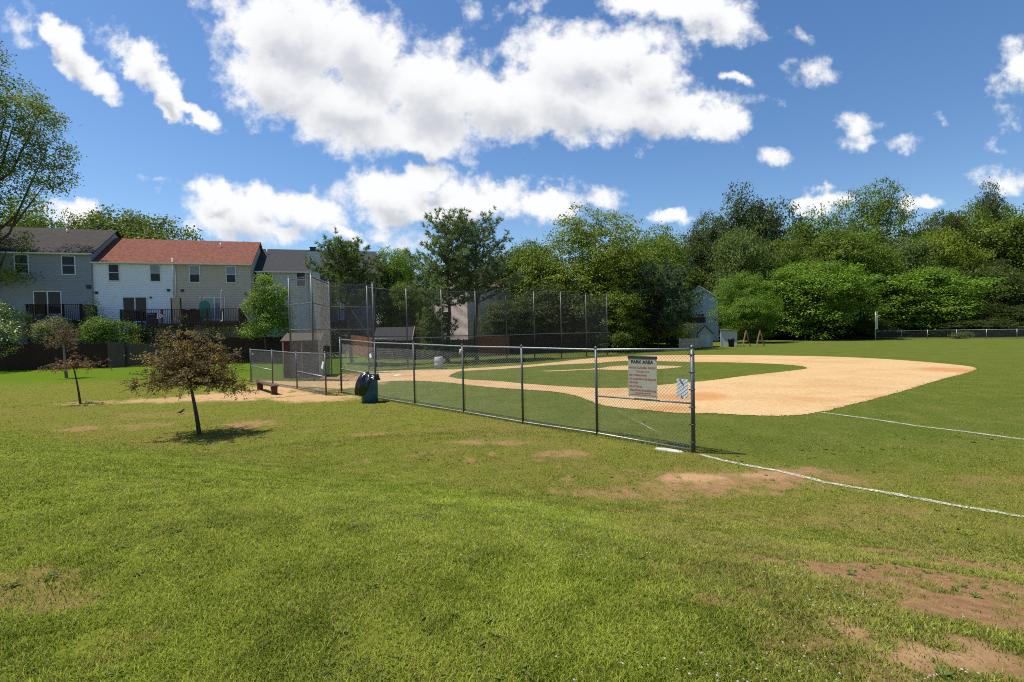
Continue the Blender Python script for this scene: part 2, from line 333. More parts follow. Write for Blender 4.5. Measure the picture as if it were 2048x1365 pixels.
def build_ground():
    rings = [0.35]
    while rings[-1] < 420: rings.append(rings[-1] * 1.0125 + .002)
    rings = np.array(rings)
    fine = np.linspace(radians(-60), radians(60), 720); coarse = np.linspace(radians(60), radians(300), 62)[1:-1]
    th = np.concatenate([fine, coarse]); n = len(th)
    R_, T_ = np.meshgrid(rings, th, indexing='ij'); X = (R_ * np.sin(T_)).ravel(); Y = (R_ * np.cos(T_)).ravel()
    Z = gz(X, Y)
    i, j = np.meshgrid(np.arange(len(rings) - 1), np.arange(n), indexing='ij'); j2 = (j + 1) % n
    Fq = np.stack([i * n + j, (i + 1) * n + j, (i + 1) * n + j2, i * n + j2], -1).reshape(-1, 4)[:, ::-1]
    c = len(X); X = np.append(X, 0); Y = np.append(Y, 0); Z = np.append(Z, gz(0, 0))
    soil, sand, field, dry, lush_lit, far = ground_masks(X, Y)
    me = np_mesh('ground', np.stack([X, Y, Z], 1), Fq, dict(soil=soil, sand=sand, field=field, dry=dry, lush_lit=lush_lit, far=far), True)
    m, nt, b, out = newmat('lawn'); N = nt.nodes.new; L = nt.links.new
    tc = N('ShaderNodeTexCoord')
    def noise(sc, det=5, rough=.6, st=None):
        nz = N('ShaderNodeTexNoise'); nz.inputs['Scale'].default_value = sc; nz.inputs['Detail'].default_value = det; nz.inputs['Roughness'].default_value = rough
        if st:
            mp = N('ShaderNodeMapping'); mp.inputs['Scale'].default_value = st; L(tc.outputs['Object'], mp.inputs[0]); L(mp.outputs[0], nz.inputs['Vector'])
        else: L(tc.outputs['Object'], nz.inputs['Vector'])
        return nz.outputs['Fac']
    def attr(n):
        a = N('ShaderNodeAttribute'); a.attribute_name = n; return a.outputs['Fac']
    def mix(f, a, c_):
        x = N('ShaderNodeMix'); x.data_type = 'RGBA'
        L(f, x.inputs['Factor'])
        for k, v in (('A', a), ('B', c_)):
            if isinstance(v, tuple): x.inputs[k].default_value = (*v, 1)
            else: L(v, x.inputs[k])
        return x.outputs['Result']
    def mr(x, a, c_, o0=0., o1=1.):
        n_ = N('ShaderNodeMapRange'); L(x, n_.inputs[0]); n_.inputs[1].default_value = a; n_.inputs[2].default_value = c_; n_.inputs[3].default_value = o0; n_.inputs[4].default_value = o1; return n_.outputs[0]
    def mul(a, c_):
        n_ = N('ShaderNodeMath'); n_.operation = 'MULTIPLY'; L(a, n_.inputs[0])
        if isinstance(c_, float): n_.inputs[1].default_value = c_
        else: L(c_, n_.inputs[1])
        return n_.outputs[0]
    fine_ = noise(28, 6, .75); mid = noise(3.2, 5); big = noise(.35, 4)
    lawn = mix(mr(fine_, .34, .66), (.066, .086, .010), (.175, .195, .030))
    lawn = mix(mul(mr(mid, .4, .75), .55), lawn, (.185, .155, .044))
    lawn = mix(mul(attr('dry'), .5), lawn, (.19, .135, .050))
    fieldc = mix(mr(fine_, .32, .68), (.044, .067, .011), (.118, .146, .026))
    fieldc = mix(mul(mr(noise(1.6, 6, .7, (1, .35, 1)), .46, .72), .6), fieldc, (.135, .128, .036))
    fieldc = mix(mul(mr(noise(.9, 6, .7), .48, .72), .55), fieldc, (.15, .15, .035))
    fieldc = mix(mul(mr(big, .5, .8), .4), fieldc, (.048, .078, .012))
    c_ = mix(attr('field'), lawn, fieldc)
    c_ = mix(mul(attr('lush_lit'), .75), c_, mix(mr(fine_, .35, .65), (.080, .104, .010), (.23, .25, .036)))  # lusher green plus the lit look of the bank, put into the colour
    c_ = mix(mul(attr('far'), .8), c_, mix(mr(fine_, .35, .65), (.050, .105, .006), (.095, .165, .012)))
    soilc = mix(mr(noise(11, 7, .7), .3, .7), (.195, .106, .052), (.345, .205, .106))
    c_ = mix(attr('soil'), c_, soilc)
    sandc = mix(mr(noise(9, 6, .7), .3, .7), (.36, .215, .11), (.50, .32, .175))
    c_ = mix(attr('sand'), c_, sandc)
    L(c_, b.inputs['Base Color']); b.inputs['Roughness'].default_value = 1.0; b.inputs['Specular IOR Level'].default_value = .0
    bp = N('ShaderNodeBump'); bp.inputs['Strength'].default_value = .9; bp.inputs['Distance'].default_value = .03; L(fine_, bp.inputs['Height']); L(bp.outputs[0], b.inputs['Normal'])
    o = link_mesh('ground', me, m); tag(o, 'mown lawn with worn bare patches round a ball field', None, None, 'structure')
    return o
build_ground()

# infield dirt: a sheet with the grass diamond left out
def dense(pts, step=.12, jit=.05, seed=1, closed=True):
    r = random.Random(seed); out = []
    n = len(pts)
    for i in range(n if closed else n - 1):
        a, b = pts[i], pts[(i + 1) % n]; k = max(1, int((b - a).length / step))
        nrm = Vector((-(b - a).y, (b - a).x, 0)).normalized()
        for t in range(k):
            out.append(a.lerp(b, t / k) + nrm * r.gauss(0, jit))
    return out
def rnd_loop(px, z=0.0):
    pts = [Vector((p.x, p.y, z)) for p in (G(*q) for q in px)]
    # one round of corner cutting so that the outline bends smoothly
    out = []
    n = len(pts)
    for i in range(n):
        a, b = pts[i], pts[(i + 1) % n]; out += [a.lerp(b, .25), a.lerp(b, .75)]
    return out
OUTER = [(500,761),(560,763),(600,764),(630,762),(650,754),(683,748),(747,744),(816,741),(852,740),(906,740),(930,738),(1000,734),(1050,731),(1100,726.5),(1144,721),(1195,716),(1258,713),(1300,711.5),(1400,710.5),(1500,711),(1600,712.5),(1700,715),
 (1800,720.5),(1880,727),(1940,733),(1958,738),(1930,748),(1880,760),(1800,785),(1720,806),(1640,826),(1580,833),(1500,832),(1420,827),(1380,828),(1338,826),(1285,820),(1238,817),(1198,810),(1170,798),(1140,789),(1100,783),(1050,780),(1000,777),(946,772),(899,766),(852,763),(813,762),(770,764),(740,770),(708,777),(683,779),(650,777),(624,775),(595,774),(546,771),(510,768)]
INNER = [(898,752.5),(914,744),(930,742.5),(1000,739),(1050,735.5),(1100,731),(1150,728.5),(1195,727),(1223,724),(1258,722),(1311,723),(1388,725),(1460,725.5),(1540,728),(1600,732),(1617,737),(1600,740.5),(1500,751),(1420,762),(1373,766),(1319,771),(1257,777),(1180,777),(1100,772),(1040,767.5),(1000,763),(924,759.5),(899,754.5)]
MOUND = [(1075,743),(1100,742),(1195,738),(1226,732.5),(1276,731.3),(1346,732.3),(1371,734.3),(1328,738.5),(1290,740.5),(1258,741.2),(1223,741),(1195,739.3),(1100,744)]
def sheet(name, loops, z, m, label):
    vs = []; polys = []
    for lp in loops: polys.append([Vector((p.x, p.y, 0)) for p in lp]); vs += lp
    tris = geometry.tessellate_polygon(polys)
    me = bpy.data.meshes.new(name); me.from_pydata([(p.x, p.y, z) for p in vs], [], [tuple(t) for t in tris]); me.update()
    # all faces up
    o = link_mesh(name, me, m); tag(o, label, None, None, 'structure'); return o
def clay_mat():
    m, nt, b, out = newmat('infield_clay'); N = nt.nodes.new; L = nt.links.new
    tc = N('ShaderNodeTexCoord'); nz = N('ShaderNodeTexNoise'); nz.inputs['Scale'].default_value = .32; nz.inputs['Detail'].default_value = 7; nz.inputs['Roughness'].default_value = .62; L(tc.outputs['Object'], nz.inputs['Vector'])
    r = N('ShaderNodeValToRGB'); L(nz.outputs['Fac'], r.inputs[0]); e = r.color_ramp.elements
    e[0].position = .28; e[0].color = (.43, .258, .112, 1); e[1].position = .55; e[1].color = (.50, .345, .178, 1)
    n2 = N('ShaderNodeTexNoise'); n2.inputs['Scale'].default_value = 7; n2.inputs['Detail'].default_value = 8; n2.inputs['Roughness'].default_value = .75; L(tc.outputs['Object'], n2.inputs['Vector'])
    mx = N('ShaderNodeMix'); mx.data_type = 'RGBA'; mx.blend_type = 'MULTIPLY'; mx.inputs['Factor'].default_value = .55; L(r.outputs[0], mx.inputs['A'])
    r2 = N('ShaderNodeValToRGB'); L(n2.outputs['Fac'], r2.inputs[0]); r2.color_ramp.elements[0].position = .35; r2.color_ramp.elements[0].color = (.55, .50, .44, 1); r2.color_ramp.elements[1].position = .6; r2.color_ramp.elements[1].color = (1.05, 1.05, 1.05, 1)
    L(r2.outputs[0], mx.inputs['B'])
    # scuffed, damper ground round the bases: stains that belong to the clay
    geo = N('ShaderNodeNewGeometry'); prev = mx.outputs['Result']
    for (px, py, rx, ry, a) in [(1385,795,85,10,.75),(1330,818,70,6,.65),(1420,790,40,8,.5),(1905,741,60,8,.85),(1780,794,110,5,.6),(1700,815,70,4,.5),(700,752,45,4,.45),(810,752,40,2.5,.5),(1080,757 + 18,80,3,.2),(1230,716,60,2.5,.5),(1640,800,70,6,.25)]:
        c = patch(px, py, rx, ry)
        mp = N('ShaderNodeMapping'); mp.vector_type = 'TEXTURE'; mp.inputs['Location'].default_value = (c[0], c[1], 0); mp.inputs['Scale'].default_value = (c[2], c[3], 1e3); L(geo.outputs['Position'], mp.inputs[0])
        ln = N('ShaderNodeVectorMath'); ln.operation = 'LENGTH'; L(mp.outputs[0], ln.inputs[0])
        ad = N('ShaderNodeMath'); ad.operation = 'MULTIPLY_ADD'; L(n2.outputs['Fac'], ad.inputs[0]); ad.inputs[1].default_value = .9; L(ln.outputs['Value'], ad.inputs[2])
        mr = N('ShaderNodeMapRange'); mr.interpolation_type = 'SMOOTHSTEP'; L(ad.outputs[0], mr.inputs[0]); mr.inputs[1].default_value = 1.5; mr.inputs[2].default_value = .95; mr.inputs[3].default_value = 0; mr.inputs[4].default_value = a
        x = N('ShaderNodeMix'); x.data_type = 'RGBA'; L(mr.outputs[0], x.inputs['Factor']); L(prev, x.inputs['A']); x.inputs['B'].default_value = (.40, .19, .070, 1); prev = x.outputs['Result']
    L(prev, b.inputs['Base Color']); b.inputs['Roughness'].default_value = .95; b.inputs['Specular IOR Level'].default_value = .05
    bp = N('ShaderNodeBump'); bp.inputs['Strength'].default_value = .5; bp.inputs['Distance'].default_value = .02; L(n2.outputs['Fac'], bp.inputs['Height']); L(bp.outputs[0], b.inputs['Normal'])
    return m
CLAY = clay_mat()
sheet('infield_dirt', [dense(rnd_loop(OUTER), .055, .030, 1), dense(rnd_loop(INNER), .055, .028, 2)[::-1]], .012, CLAY, 'tan clay infield round the grass diamond')
sheet('mound_dirt', [dense(rnd_loop(MOUND), .055, .03, 3)], .012, CLAY, 'pale clay strip across the grass diamond')

# chalk lines: strips of lime that break up where grass shows through
def chalk_mat():
    m, nt, b, out = newmat('chalk'); N = nt.nodes.new; L = nt.links.new
    tc = N('ShaderNodeTexCoord'); nz = N('ShaderNodeTexNoise'); nz.inputs['Scale'].default_value = 38; nz.inputs['Detail'].default_value = 7; nz.inputs['Roughness'].default_value = .75; L(tc.outputs['Object'], nz.inputs['Vector'])
    mr = N('ShaderNodeMapRange'); L(nz.outputs['Fac'], mr.inputs[0]); mr.inputs[1].default_value = .44; mr.inputs[2].default_value = .58
    b.inputs['Base Color'].default_value = (.60, .60, .54, 1); b.inputs['Roughness'].default_value = .9
    n3 = N('ShaderNodeTexNoise'); n3.inputs['Scale'].default_value = 2.6; n3.inputs['Detail'].default_value = 3; L(tc.outputs['Object'], n3.inputs['Vector'])
    m3 = N('ShaderNodeMapRange'); L(n3.outputs['Fac'], m3.inputs[0]); m3.inputs[1].default_value = .36; m3.inputs[2].default_value = .58; m3.inputs[3].default_value = .5
    mm = N('ShaderNodeMath'); mm.operation = 'MULTIPLY'; L(mr.outputs[0], mm.inputs[0]); L(m3.outputs[0], mm.inputs[1]); L(mm.outputs[0], b.inputs['Alpha']); return m
CHALK = chalk_mat()  # lime
def chalk(name, px, w, label):
    pts = dense([G(*q) for q in px], .12, 0, 5, False); r = random.Random(3); vs = []; fs = []
    for i, p in enumerate(pts):
        q = pts[min(i + 1, len(pts) - 1)]; o = pts[max(i - 1, 0)]; d = (q - o); d.z = 0; d.normalize(); n = Vector((-d.y, d.x, 0))
        wob = (vnoise(np.array(i * .11), np.array(3.3)) - .5) * .08
        for sgn in (-1, 1):
            c = p + n * (wob + sgn * w * .5 * r.uniform(.6, 1.25)); vs.append((c.x, c.y, float(gz(c.x, c.y)) + .016))
    for i in range(len(pts) - 1): fs.append((2*i, 2*i+1, 2*i+3, 2*i+2))
    me = bpy.data.meshes.new(name); me.from_pydata(vs, [], fs); me.update()
    return tag(link_mesh(name, me, CHALK), label, None, None, 'structure')
chalk('foul_line', [(1640,826),(1740,839),(1850,855),(1960,869),(2048,881),(2130,893)], .12, 'white chalk foul line running out from the clay')
chalk('boundary_line', [(1398,911),(1440,922),(1500,934),(1560,944),(1650,965),(1740,982),(1800,993),(1900,1012),(2048,1037),(2140,1053)], .11, 'white chalk boundary line starting at the fence end post')

# ------------------------------------------------------------------ grass blades, clover, weeds
def grass_mat():
    m, nt, b, out = newmat('grass_blade'); N = nt.nodes.new; L = nt.links.new
    a = N('ShaderNodeAttribute'); a.attribute_name = 'tint'; d = N('ShaderNodeAttribute'); d.attribute_name = 'dryness'
    r = N('ShaderNodeValToRGB'); L(a.outputs['Fac'], r.inputs[0]); e = r.color_ramp.elements
    e[0].color = (.085, .118, .010, 1); e[1].color = (.43, .44, .085, 1)
    mx = N('ShaderNodeMix'); mx.data_type = 'RGBA'; L(d.outputs['Fac'], mx.inputs['Factor']); L(r.outputs[0], mx.inputs['A']); mx.inputs['B'].default_value = (.33, .245, .10, 1)
    lu = N('ShaderNodeAttribute'); lu.attribute_name = 'lush_lit'; ml = N('ShaderNodeMix'); ml.data_type = 'RGBA'; ml.blend_type = 'MULTIPLY'; L(lu.outputs['Fac'], ml.inputs['Factor']); L(r.outputs[0], ml.inputs['A']); ml.inputs['B'].default_value = (.93, 1.05, .72, 1); L(ml.outputs['Result'], mx.inputs['A'])
    L(mx.outputs['Result'], b.inputs['Base Color']); b.inputs['Roughness'].default_value = .6; b.inputs['Specular IOR Level'].default_value = .05
    t = N('ShaderNodeBsdfTranslucent'); L(mx.outputs['Result'], t.inputs['Color'])
    geo = N('ShaderNodeNewGeometry'); up = N('ShaderNodeVectorMath'); up.operation = 'MULTIPLY_ADD'; L(geo.outputs['Normal'], up.inputs[0]); up.inputs[1].default_value = (.75, .75, .75); up.inputs[2].default_value = (0, 0, .5)
    nm = N('ShaderNodeVectorMath'); nm.operation = 'NORMALIZE'; L(up.outputs[0], nm.inputs[0]); L(nm.outputs[0], b.inputs['Normal'])
    ms = N('ShaderNodeMixShader'); ms.inputs[0].default_value = .4; L(b.outputs[0], ms.inputs[1]); L(t.outputs[0], ms.inputs[2]); L(ms.outputs[0], out.inputs[0])
    return m
GRASS = grass_mat()
def scatter(n, r0, r1, amax=66, p=1.0, seed=5):
    g = np.random.default_rng(seed); u = g.random(n)
    r = r0 * (r1 / r0) ** (u ** p); t = np.radians(g.uniform(-amax, amax, n)); return r * np.sin(t), r * np.cos(t), g
def build_blades(n, r0, r1, h, w, seed, p=1.0):
    x, y, g = scatter(n, r0, r1, p=p, seed=seed)
    soil, sand, field, dry, lush_lit, far = ground_masks(x, y)
    clump = fbm(x * 3.1, y * 3.1, 3)
    keep = g.random(n) < np.clip(1.1 - 1.35 * np.maximum(soil, sand), .04, 1) * np.clip(3.2 * (clump - .08), 0.12, 1)
    x, y, soil, dry, lush_lit, field, clump = (a[keep] for a in (x, y, soil, dry, lush_lit, field, clump)); n = len(x); z = gz(x, y)
    dist = np.sqrt(x * x + y * y); sc = .75 + .25 * dist / r0 * .5
    hh = h * (.55 + .9 * g.random(n)) * (.85 + .4 * clump) * np.minimum(sc, 2.2) * (1 - .35 * field); ww = w * (.6 + .8 * g.random(n)) * np.minimum(sc * .9 + .2, 2.6)
    az = g.uniform(0, 2 * pi, n); lean = hh * g.uniform(.25, 1.3, n); fa = g.uniform(0, 2 * pi, n)
    b = np.stack([x, y, z - .004], 1); sd = np.stack([np.cos(fa), np.sin(fa), np.zeros(n)], 1) * ww[:, None] * .5
    tip = b + np.stack([np.cos(az) * lean, np.sin(az) * lean, hh], 1); mid = b + np.stack([np.cos(az) * lean * .35, np.sin(az) * lean * .35, hh * .62], 1)
    V = np.stack([b - sd, b + sd, mid + sd * .8, mid - sd * .8, tip], 1).reshape(-1, 3)
    k = np.arange(n)[:, None] * 5
    Ft = np.concatenate([k + [0, 1, 2], k + [0, 2, 3], k + [3, 2, 4]], 0)
    tint = np.clip(g.random(n) ** 1.3 * .85 + .10 * lush_lit + .55 * (fbm(x * 1.1 + 51, y * 1.1, 4) - .5) + .8 * (fbm(x * 5.2 + 11, y * 5.2, 3) - .5) - .3 * (clump - .5) + .06 - .20 * field, 0, 1); dr = np.clip((g.random(n) < .08 + .62 * dry + .3 * soil - .10 * lush_lit) * g.uniform(.4, 1, n), 0, 1)
    lu = np.clip(lush_lit + .8 * field * .6, 0, 1)
    return V, Ft, np.repeat(tint, 5), np.repeat(dr, 5), np.repeat(lu, 5)
def blades():
    V, Fs, T, D, U = [], [], [], [], []; off = 0
    for a in ((600000, 1.5, 5.5, .021, .0036, 11), (440000, 5.0, 13, .023, .0064, 12), (240000, 12.0, 28, .024, .013, 13), (110000, 27, 42, .022, .020, 14)):
        v, f, t, d, u = build_blades(*a); U.append(u); V.append(v); Fs.append(f + off); T.append(t); D.append(d); off += len(v)
    me = np_mesh('grass', np.concatenate(V), np.concatenate(Fs), dict(tint=np.concatenate(T), dryness=np.concatenate(D), lush_lit=np.concatenate(U)))
    tag(link_mesh('grass', me, GRASS), 'short mown grass blades covering the lawn', 'grass', None, 'stuff')
blades()
def edge_tufts():
    g = np.random.default_rng(61); P_ = []
    for lp, k, sp in ((OUTER, 70, .10), (INNER, 70, .09), (MOUND, 40, .08)):
        pts = rnd_loop(lp)
        for a, b in zip(pts, pts[1:] + pts[:1]):
            n = max(1, int((b - a).length * k)); t = g.random(n)[:, None]; P_.append(np.array(a.xy)[None] * (1 - t) + np.array(b.xy)[None] * t + g.normal(0, sp, (n, 2)))
    n1 = sum(len(p) for p in P_); t = g.random(5200)[:, None]; a, b = np.array(FA.xy), np.array(FB.xy); P_.append(a * (1 - t) + b * t + g.normal(0, .07, (5200, 2)))
    xy = np.concatenate(P_); n = len(xy); x, y = xy[:, 0], xy[:, 1]; z = gz(x, y); hh = np.where(np.arange(n) < n1, g.uniform(.015, .05, n), g.uniform(.04, .15, n) * (.3 + fbm(x * 2, y * 2, 3))); ww = np.where(np.arange(n) < n1, .018, .010)
    az = g.uniform(0, 2 * pi, n); ln = hh * g.uniform(.2, .9, n); fa = g.uniform(0, 2 * pi, n); b_ = np.stack([x, y, z], 1); sd = np.stack([np.cos(fa), np.sin(fa), 0 * x], 1) * ww[:, None] * .5; tip = b_ + np.stack([np.cos(az) * ln, np.sin(az) * ln, hh], 1)
    V = np.stack([b_ - sd, b_ + sd, tip], 1).reshape(-1, 3); me = np_mesh('edge_grass', V, np.arange(n * 3).reshape(-1, 3), dict(tint=np.repeat(np.clip(g.normal(.3, .2, n), 0, 1), 3), dryness=np.repeat((g.random(n) < .2) * .6, 3), lush_lit=np.repeat(np.full(n, .4), 3)))
    tag(link_mesh('edge_grass', me, GRASS), 'ragged grass along the clay edges and under the fence', 'grass', None, 'stuff')
edge_tufts()
def clover():
    x, y, g = scatter(5600, 1.7, 10, seed=21)
    s = y + .45 * x; w = fbm(x * .8 + 4, y * .8, 3); soil = ground_masks(x, y)[0]
    keep = (g.random(len(x)) < smooth((8.3 - s) / 3) * np.clip((w - .46) * 5, 0.02, 1)) & (soil < .3) & (x < 2.6)
    x, y = x[keep], y[keep]; z = gz(x, y); n = len(x)
    ico = np.array([(0,0,1),(.87,0,.2),(.27,.83,.2),(-.7,.5,.2),(-.7,-.5,.2),(.27,-.83,.2),(0,0,-.7)]); fi = np.array([(0,1,2),(0,2,3),(0,3,4),(0,4,5),(0,5,1),(6,2,1),(6,3,2),(6,4,3),(6,5,4),(6,1,5)])
    r = g.uniform(.0035, .0068, n); c = np.stack([x, y, z + g.uniform(.03, .055, n)], 1)
    V = (c[:, None, :] + ico[None] * r[:, None, None]).reshape(-1, 3); Ft = (np.arange(n)[:, None, None] * 7 + fi[None]).reshape(-1, 3)
    me = np_mesh('clover_flowers', V, Ft)
    tag(link_mesh('clover_flowers', me, mat('clover_bloom', (.34, .31, .25), .8, 0, .35, 60)), 'small off-white clover heads scattered over the grass bank', 'clover', None, 'stuff')
clover()
def dandelions():
    x, y, g = scatter(700, 9, 26, seed=71); w = fbm(x * .5 + 14, y * .5, 3); keep = (g.random(len(x)) < np.clip((w - .42) * 4, .03, 1)) & (x > 1.5); x, y = x[keep], y[keep]; z = gz(x, y); n = len(x)
    k = 6; a = np.arange(k) * 2 * pi / k; r = g.uniform(.006, .011, n); c = np.stack([x, y, z + g.uniform(.02, .05, n)], 1)
    ring = np.stack([np.cos(a), np.sin(a), -.15 + 0 * a], 1); V = np.concatenate([c[:, None], c[:, None] + ring[None] * r[:, None, None]], 1).reshape(-1, 3); o = np.arange(n)[:, None] * (k + 1)
    Ft = np.concatenate([np.stack([o[:, 0], o[:, 0] + 1 + i, o[:, 0] + 1 + (i + 1) % k], 1) for i in range(k)], 0)
    tag(link_mesh('dandelion_flowers', np_mesh('dandelion_flowers', V, Ft), mat('dandelion_yellow', (.55, .42, .02), .7, 0, .2, 30)), 'tiny yellow dandelion flowers dotted over the lawn', 'dandelions', None, 'stuff')
dandelions()
def weeds():
    x, y, g = scatter(2600, 1.7, 15, seed=31)
    w = fbm(x * .9 + 40, y * .9, 3); keep = g.random(len(x)) < np.clip((w - .42) * 4, .04, 1); x, y = x[keep], y[keep]; z = gz(x, y)
    V = []; Ft = []; T = []
    for i in range(len(x)):
        d = sqrt(x[i]**2 + y[i]**2); k = g.integers(5, 10); L_ = g.uniform(.022, .055) * (.8 + d * .035); t0 = g.random() * .5 + .15
        for q in range(k):
            a = g.uniform(0, 2 * pi); el = g.uniform(.15, .8); dx, dy = cos(a), sin(a); o = len(V)
            b = np.array((x[i], y[i], z[i] + .004)); mid = b + np.array((dx * cos(el), dy * cos(el), sin(el))) * L_ * .55; tip = b + np.array((dx * cos(el), dy * cos(el), sin(el) * .55)) * L_
            sd = np.array((-dy, dx, .1)) * L_ * .2
            V += [b, mid + sd, tip, mid - sd]; Ft.append((o, o + 1, o + 2, o + 3)); T += [t0] * 4
    me = np_mesh('weeds', np.array(V), np.array(Ft), dict(tint=T)); o = link_mesh('weeds', me, M['leaf']); o.color = (.13, .185, .03, 1)
    tag(o, 'low broad-leaved weeds growing in the lawn', 'weeds', None, 'stuff')
weeds()

# ------------------------------------------------------------------ trees
def cards(c, nrm, L_, W_, g, tint):
    """diamond leaf cards: centres c (n,3), facing about nrm"""
    n = len(c); r = g.normal(size=(n, 3)); nn = nrm + r * .75; nn /= np.linalg.norm(nn, axis=1)[:, None]
    a = np.cross(nn, g.normal(size=(n, 3))); a /= np.linalg.norm(a, axis=1)[:, None] + 1e-9; b = np.cross(nn, a)
    L_ = (L_ * g.uniform(.6, 1.3, n))[:, None]; W_ = (W_ * g.uniform(.6, 1.3, n))[:, None]
    V = np.stack([c - a * L_ * .5, c + b * W_ * .5 - nn * L_ * .08, c + a * L_ * .5, c - b * W_ * .5 - nn * L_ * .08], 1).reshape(-1, 3)
    Fq = np.arange(n * 4).reshape(-1, 4)
    return V, Fq, np.repeat(tint, 4)
def lobes_for(g, W, H, base, n, top=1.0):
    """sub-crowns standing on the skin of an ellipsoid of width W from height base to H"""
    rz = (H - base) / 2; cz = base + rz; out = [(np.array((0, 0, cz - .1 * rz)), np.array((W * .34, W * .34, rz * .68))), (np.array((0, 0, cz + .3 * rz)), np.array((W * .27, W * .27, rz * .5)))]
    for i in range(n):
        u = g.uniform(-.92, 1); t = g.uniform(0, 2 * pi) if i else 0; q = sqrt(max(0, 1 - u * u))
        f = g.uniform(.42, .80); rr = g.uniform(.24, .42)
        out.append((np.array((W/2 * q * cos(t) * f, W/2 * q * sin(t) * f, cz + rz * u * f * top)), np.array((W/2 * rr * 1.1, W/2 * rr * 1.1, rz * rr * .95))))
    return out
def crown_mesh(name, seed, W, H, base, n_lobes, n_leaf, leaf, per=26, flat=.55, lobes=None, spread=None):
    g = np.random.default_rng(seed); lb = lobes or lobes_for(g, W, H, base, n_lobes)
    wts = np.array([l[1][0] * l[1][2] for l in lb]); wts /= wts.sum()
    ncl = n_leaf // per; pick = g.choice(len(lb), ncl, p=wts)
    C = np.array([l[0] for l in lb])[pick]; R_ = np.array([l[1] for l in lb])[pick]
    d = g.normal(size=(ncl, 3)); d[:, 2] = np.abs(d[:, 2]) * np.where(g.random(ncl) < .66, 1, -1); d /= np.linalg.norm(d, axis=1)[:, None]
    rad = np.where(g.random(ncl) < .8, g.uniform(.86, 1.06, ncl), g.uniform(.5, .9, ncl))
    cc = C + d * R_ * rad[:, None]; ct = np.clip(g.normal(.45, .17, ncl), 0, 1)
    sp = spread or leaf * 1.65
    c = np.repeat(cc, per, 0) + g.normal(size=(ncl * per, 3)) * np.array((sp, sp, sp * flat)); nr = np.repeat(d, per, 0) * .7 + np.array((0, 0, .75))
    tint = np.clip(np.repeat(ct, per) + g.normal(0, .14, ncl * per), 0, 1)
    V, Fq, T = cards(c, nr, leaf, leaf * .62, g, tint)
    return np_mesh(name, V, Fq, dict(tint=T)), lb
def trunk_mesh(name, seed, H, base, lb, r):
    g = random.Random(seed); mb = MB(); top = Vector((g.uniform(-.4, .4), g.uniform(-.4, .4), H * .72)); pts = [Vector((0, 0, -.2)), Vector((0, 0, .25)), Vector((g.uniform(-.1, .1), g.uniform(-.1, .1), base * .6)), Vector((g.uniform(-.25, .25), g.uniform(-.25, .25), (base + H) * .42)), top]
    mb.tube(pts, [r * 1.5, r * 1.05, r * .9, r * .6, r * .15], 8)
    for (c, R_) in lb:
        s = g.uniform(.45, .85); a = pts[2].lerp(pts[3], s) if c[2] < H * .75 else pts[3].lerp(pts[4], g.uniform(0, .5)); e = Vector(c); m_ = a.lerp(e, .5) + Vector((0, 0, -.06 * H))
        mb.tube([a, m_, e], [r * .38, r * .25, r * .06], 5, False)
    me = bpy.data.meshes.new(name); me.from_pydata(mb.v, [], mb.f); me.polygons.foreach_set('use_smooth', [True] * len(mb.f)); me.update(); return me
VAR = []
for k in range(6):
    cm, lb = crown_mesh('broad_crown', 40 + k, 12, 12.5, -.9 if k < 3 else -.3, 32 + 2 * k, (60000, 44000, 36000, 52000, 40000, 32000)[k], (.21, .25, .28, .23, .27, .31)[k], (44, 40, 30, 50, 34, 26)[k])
    tm = trunk_mesh('broad_trunk', 60 + k, 12.5, 1.8, lb, .24); tm.materials.append(M['bark']); cm.materials.append(M['leaf']); VAR.append((cm, tm))
def broad_tree(px, top, wpx, depth, k, col, label, group, rz=None, hmul=1.0, name='deciduous_tree', base_off=0.0):
    b = P(px, 660, depth); zt = P(px, top, depth).z; z0 = float(gz(b.x, b.y)) + base_off
    H = (zt - z0) * hmul; W = wpx * depth / F
    r = empty(name, (b.x, b.y, z0), random.Random(px * 7 + depth).uniform(0, 6.28) if rz is None else rz, label, 'tree', group)
    r.scale = (W / 12, W / 12, H / 12.6)
    cm, tm = VAR[k % len(VAR)]
    c = bpy.data.objects.new('crown', cm); COL.objects.link(c); c.parent = r; c.color = (*col, 1)
    t = bpy.data.objects.new('trunk', tm); COL.objects.link(t); t.parent = r
    return r
GW = 'trees of the wood behind the outfield'
C_OAK = (.076, .114, .026); C_MID = (.118, .186, .020); C_LITE = (.130, .235, .020); C_YEL = (.160, .225, .020); C_GREY = (.105, .165, .038); C_DARK = (.062, .094, .019)
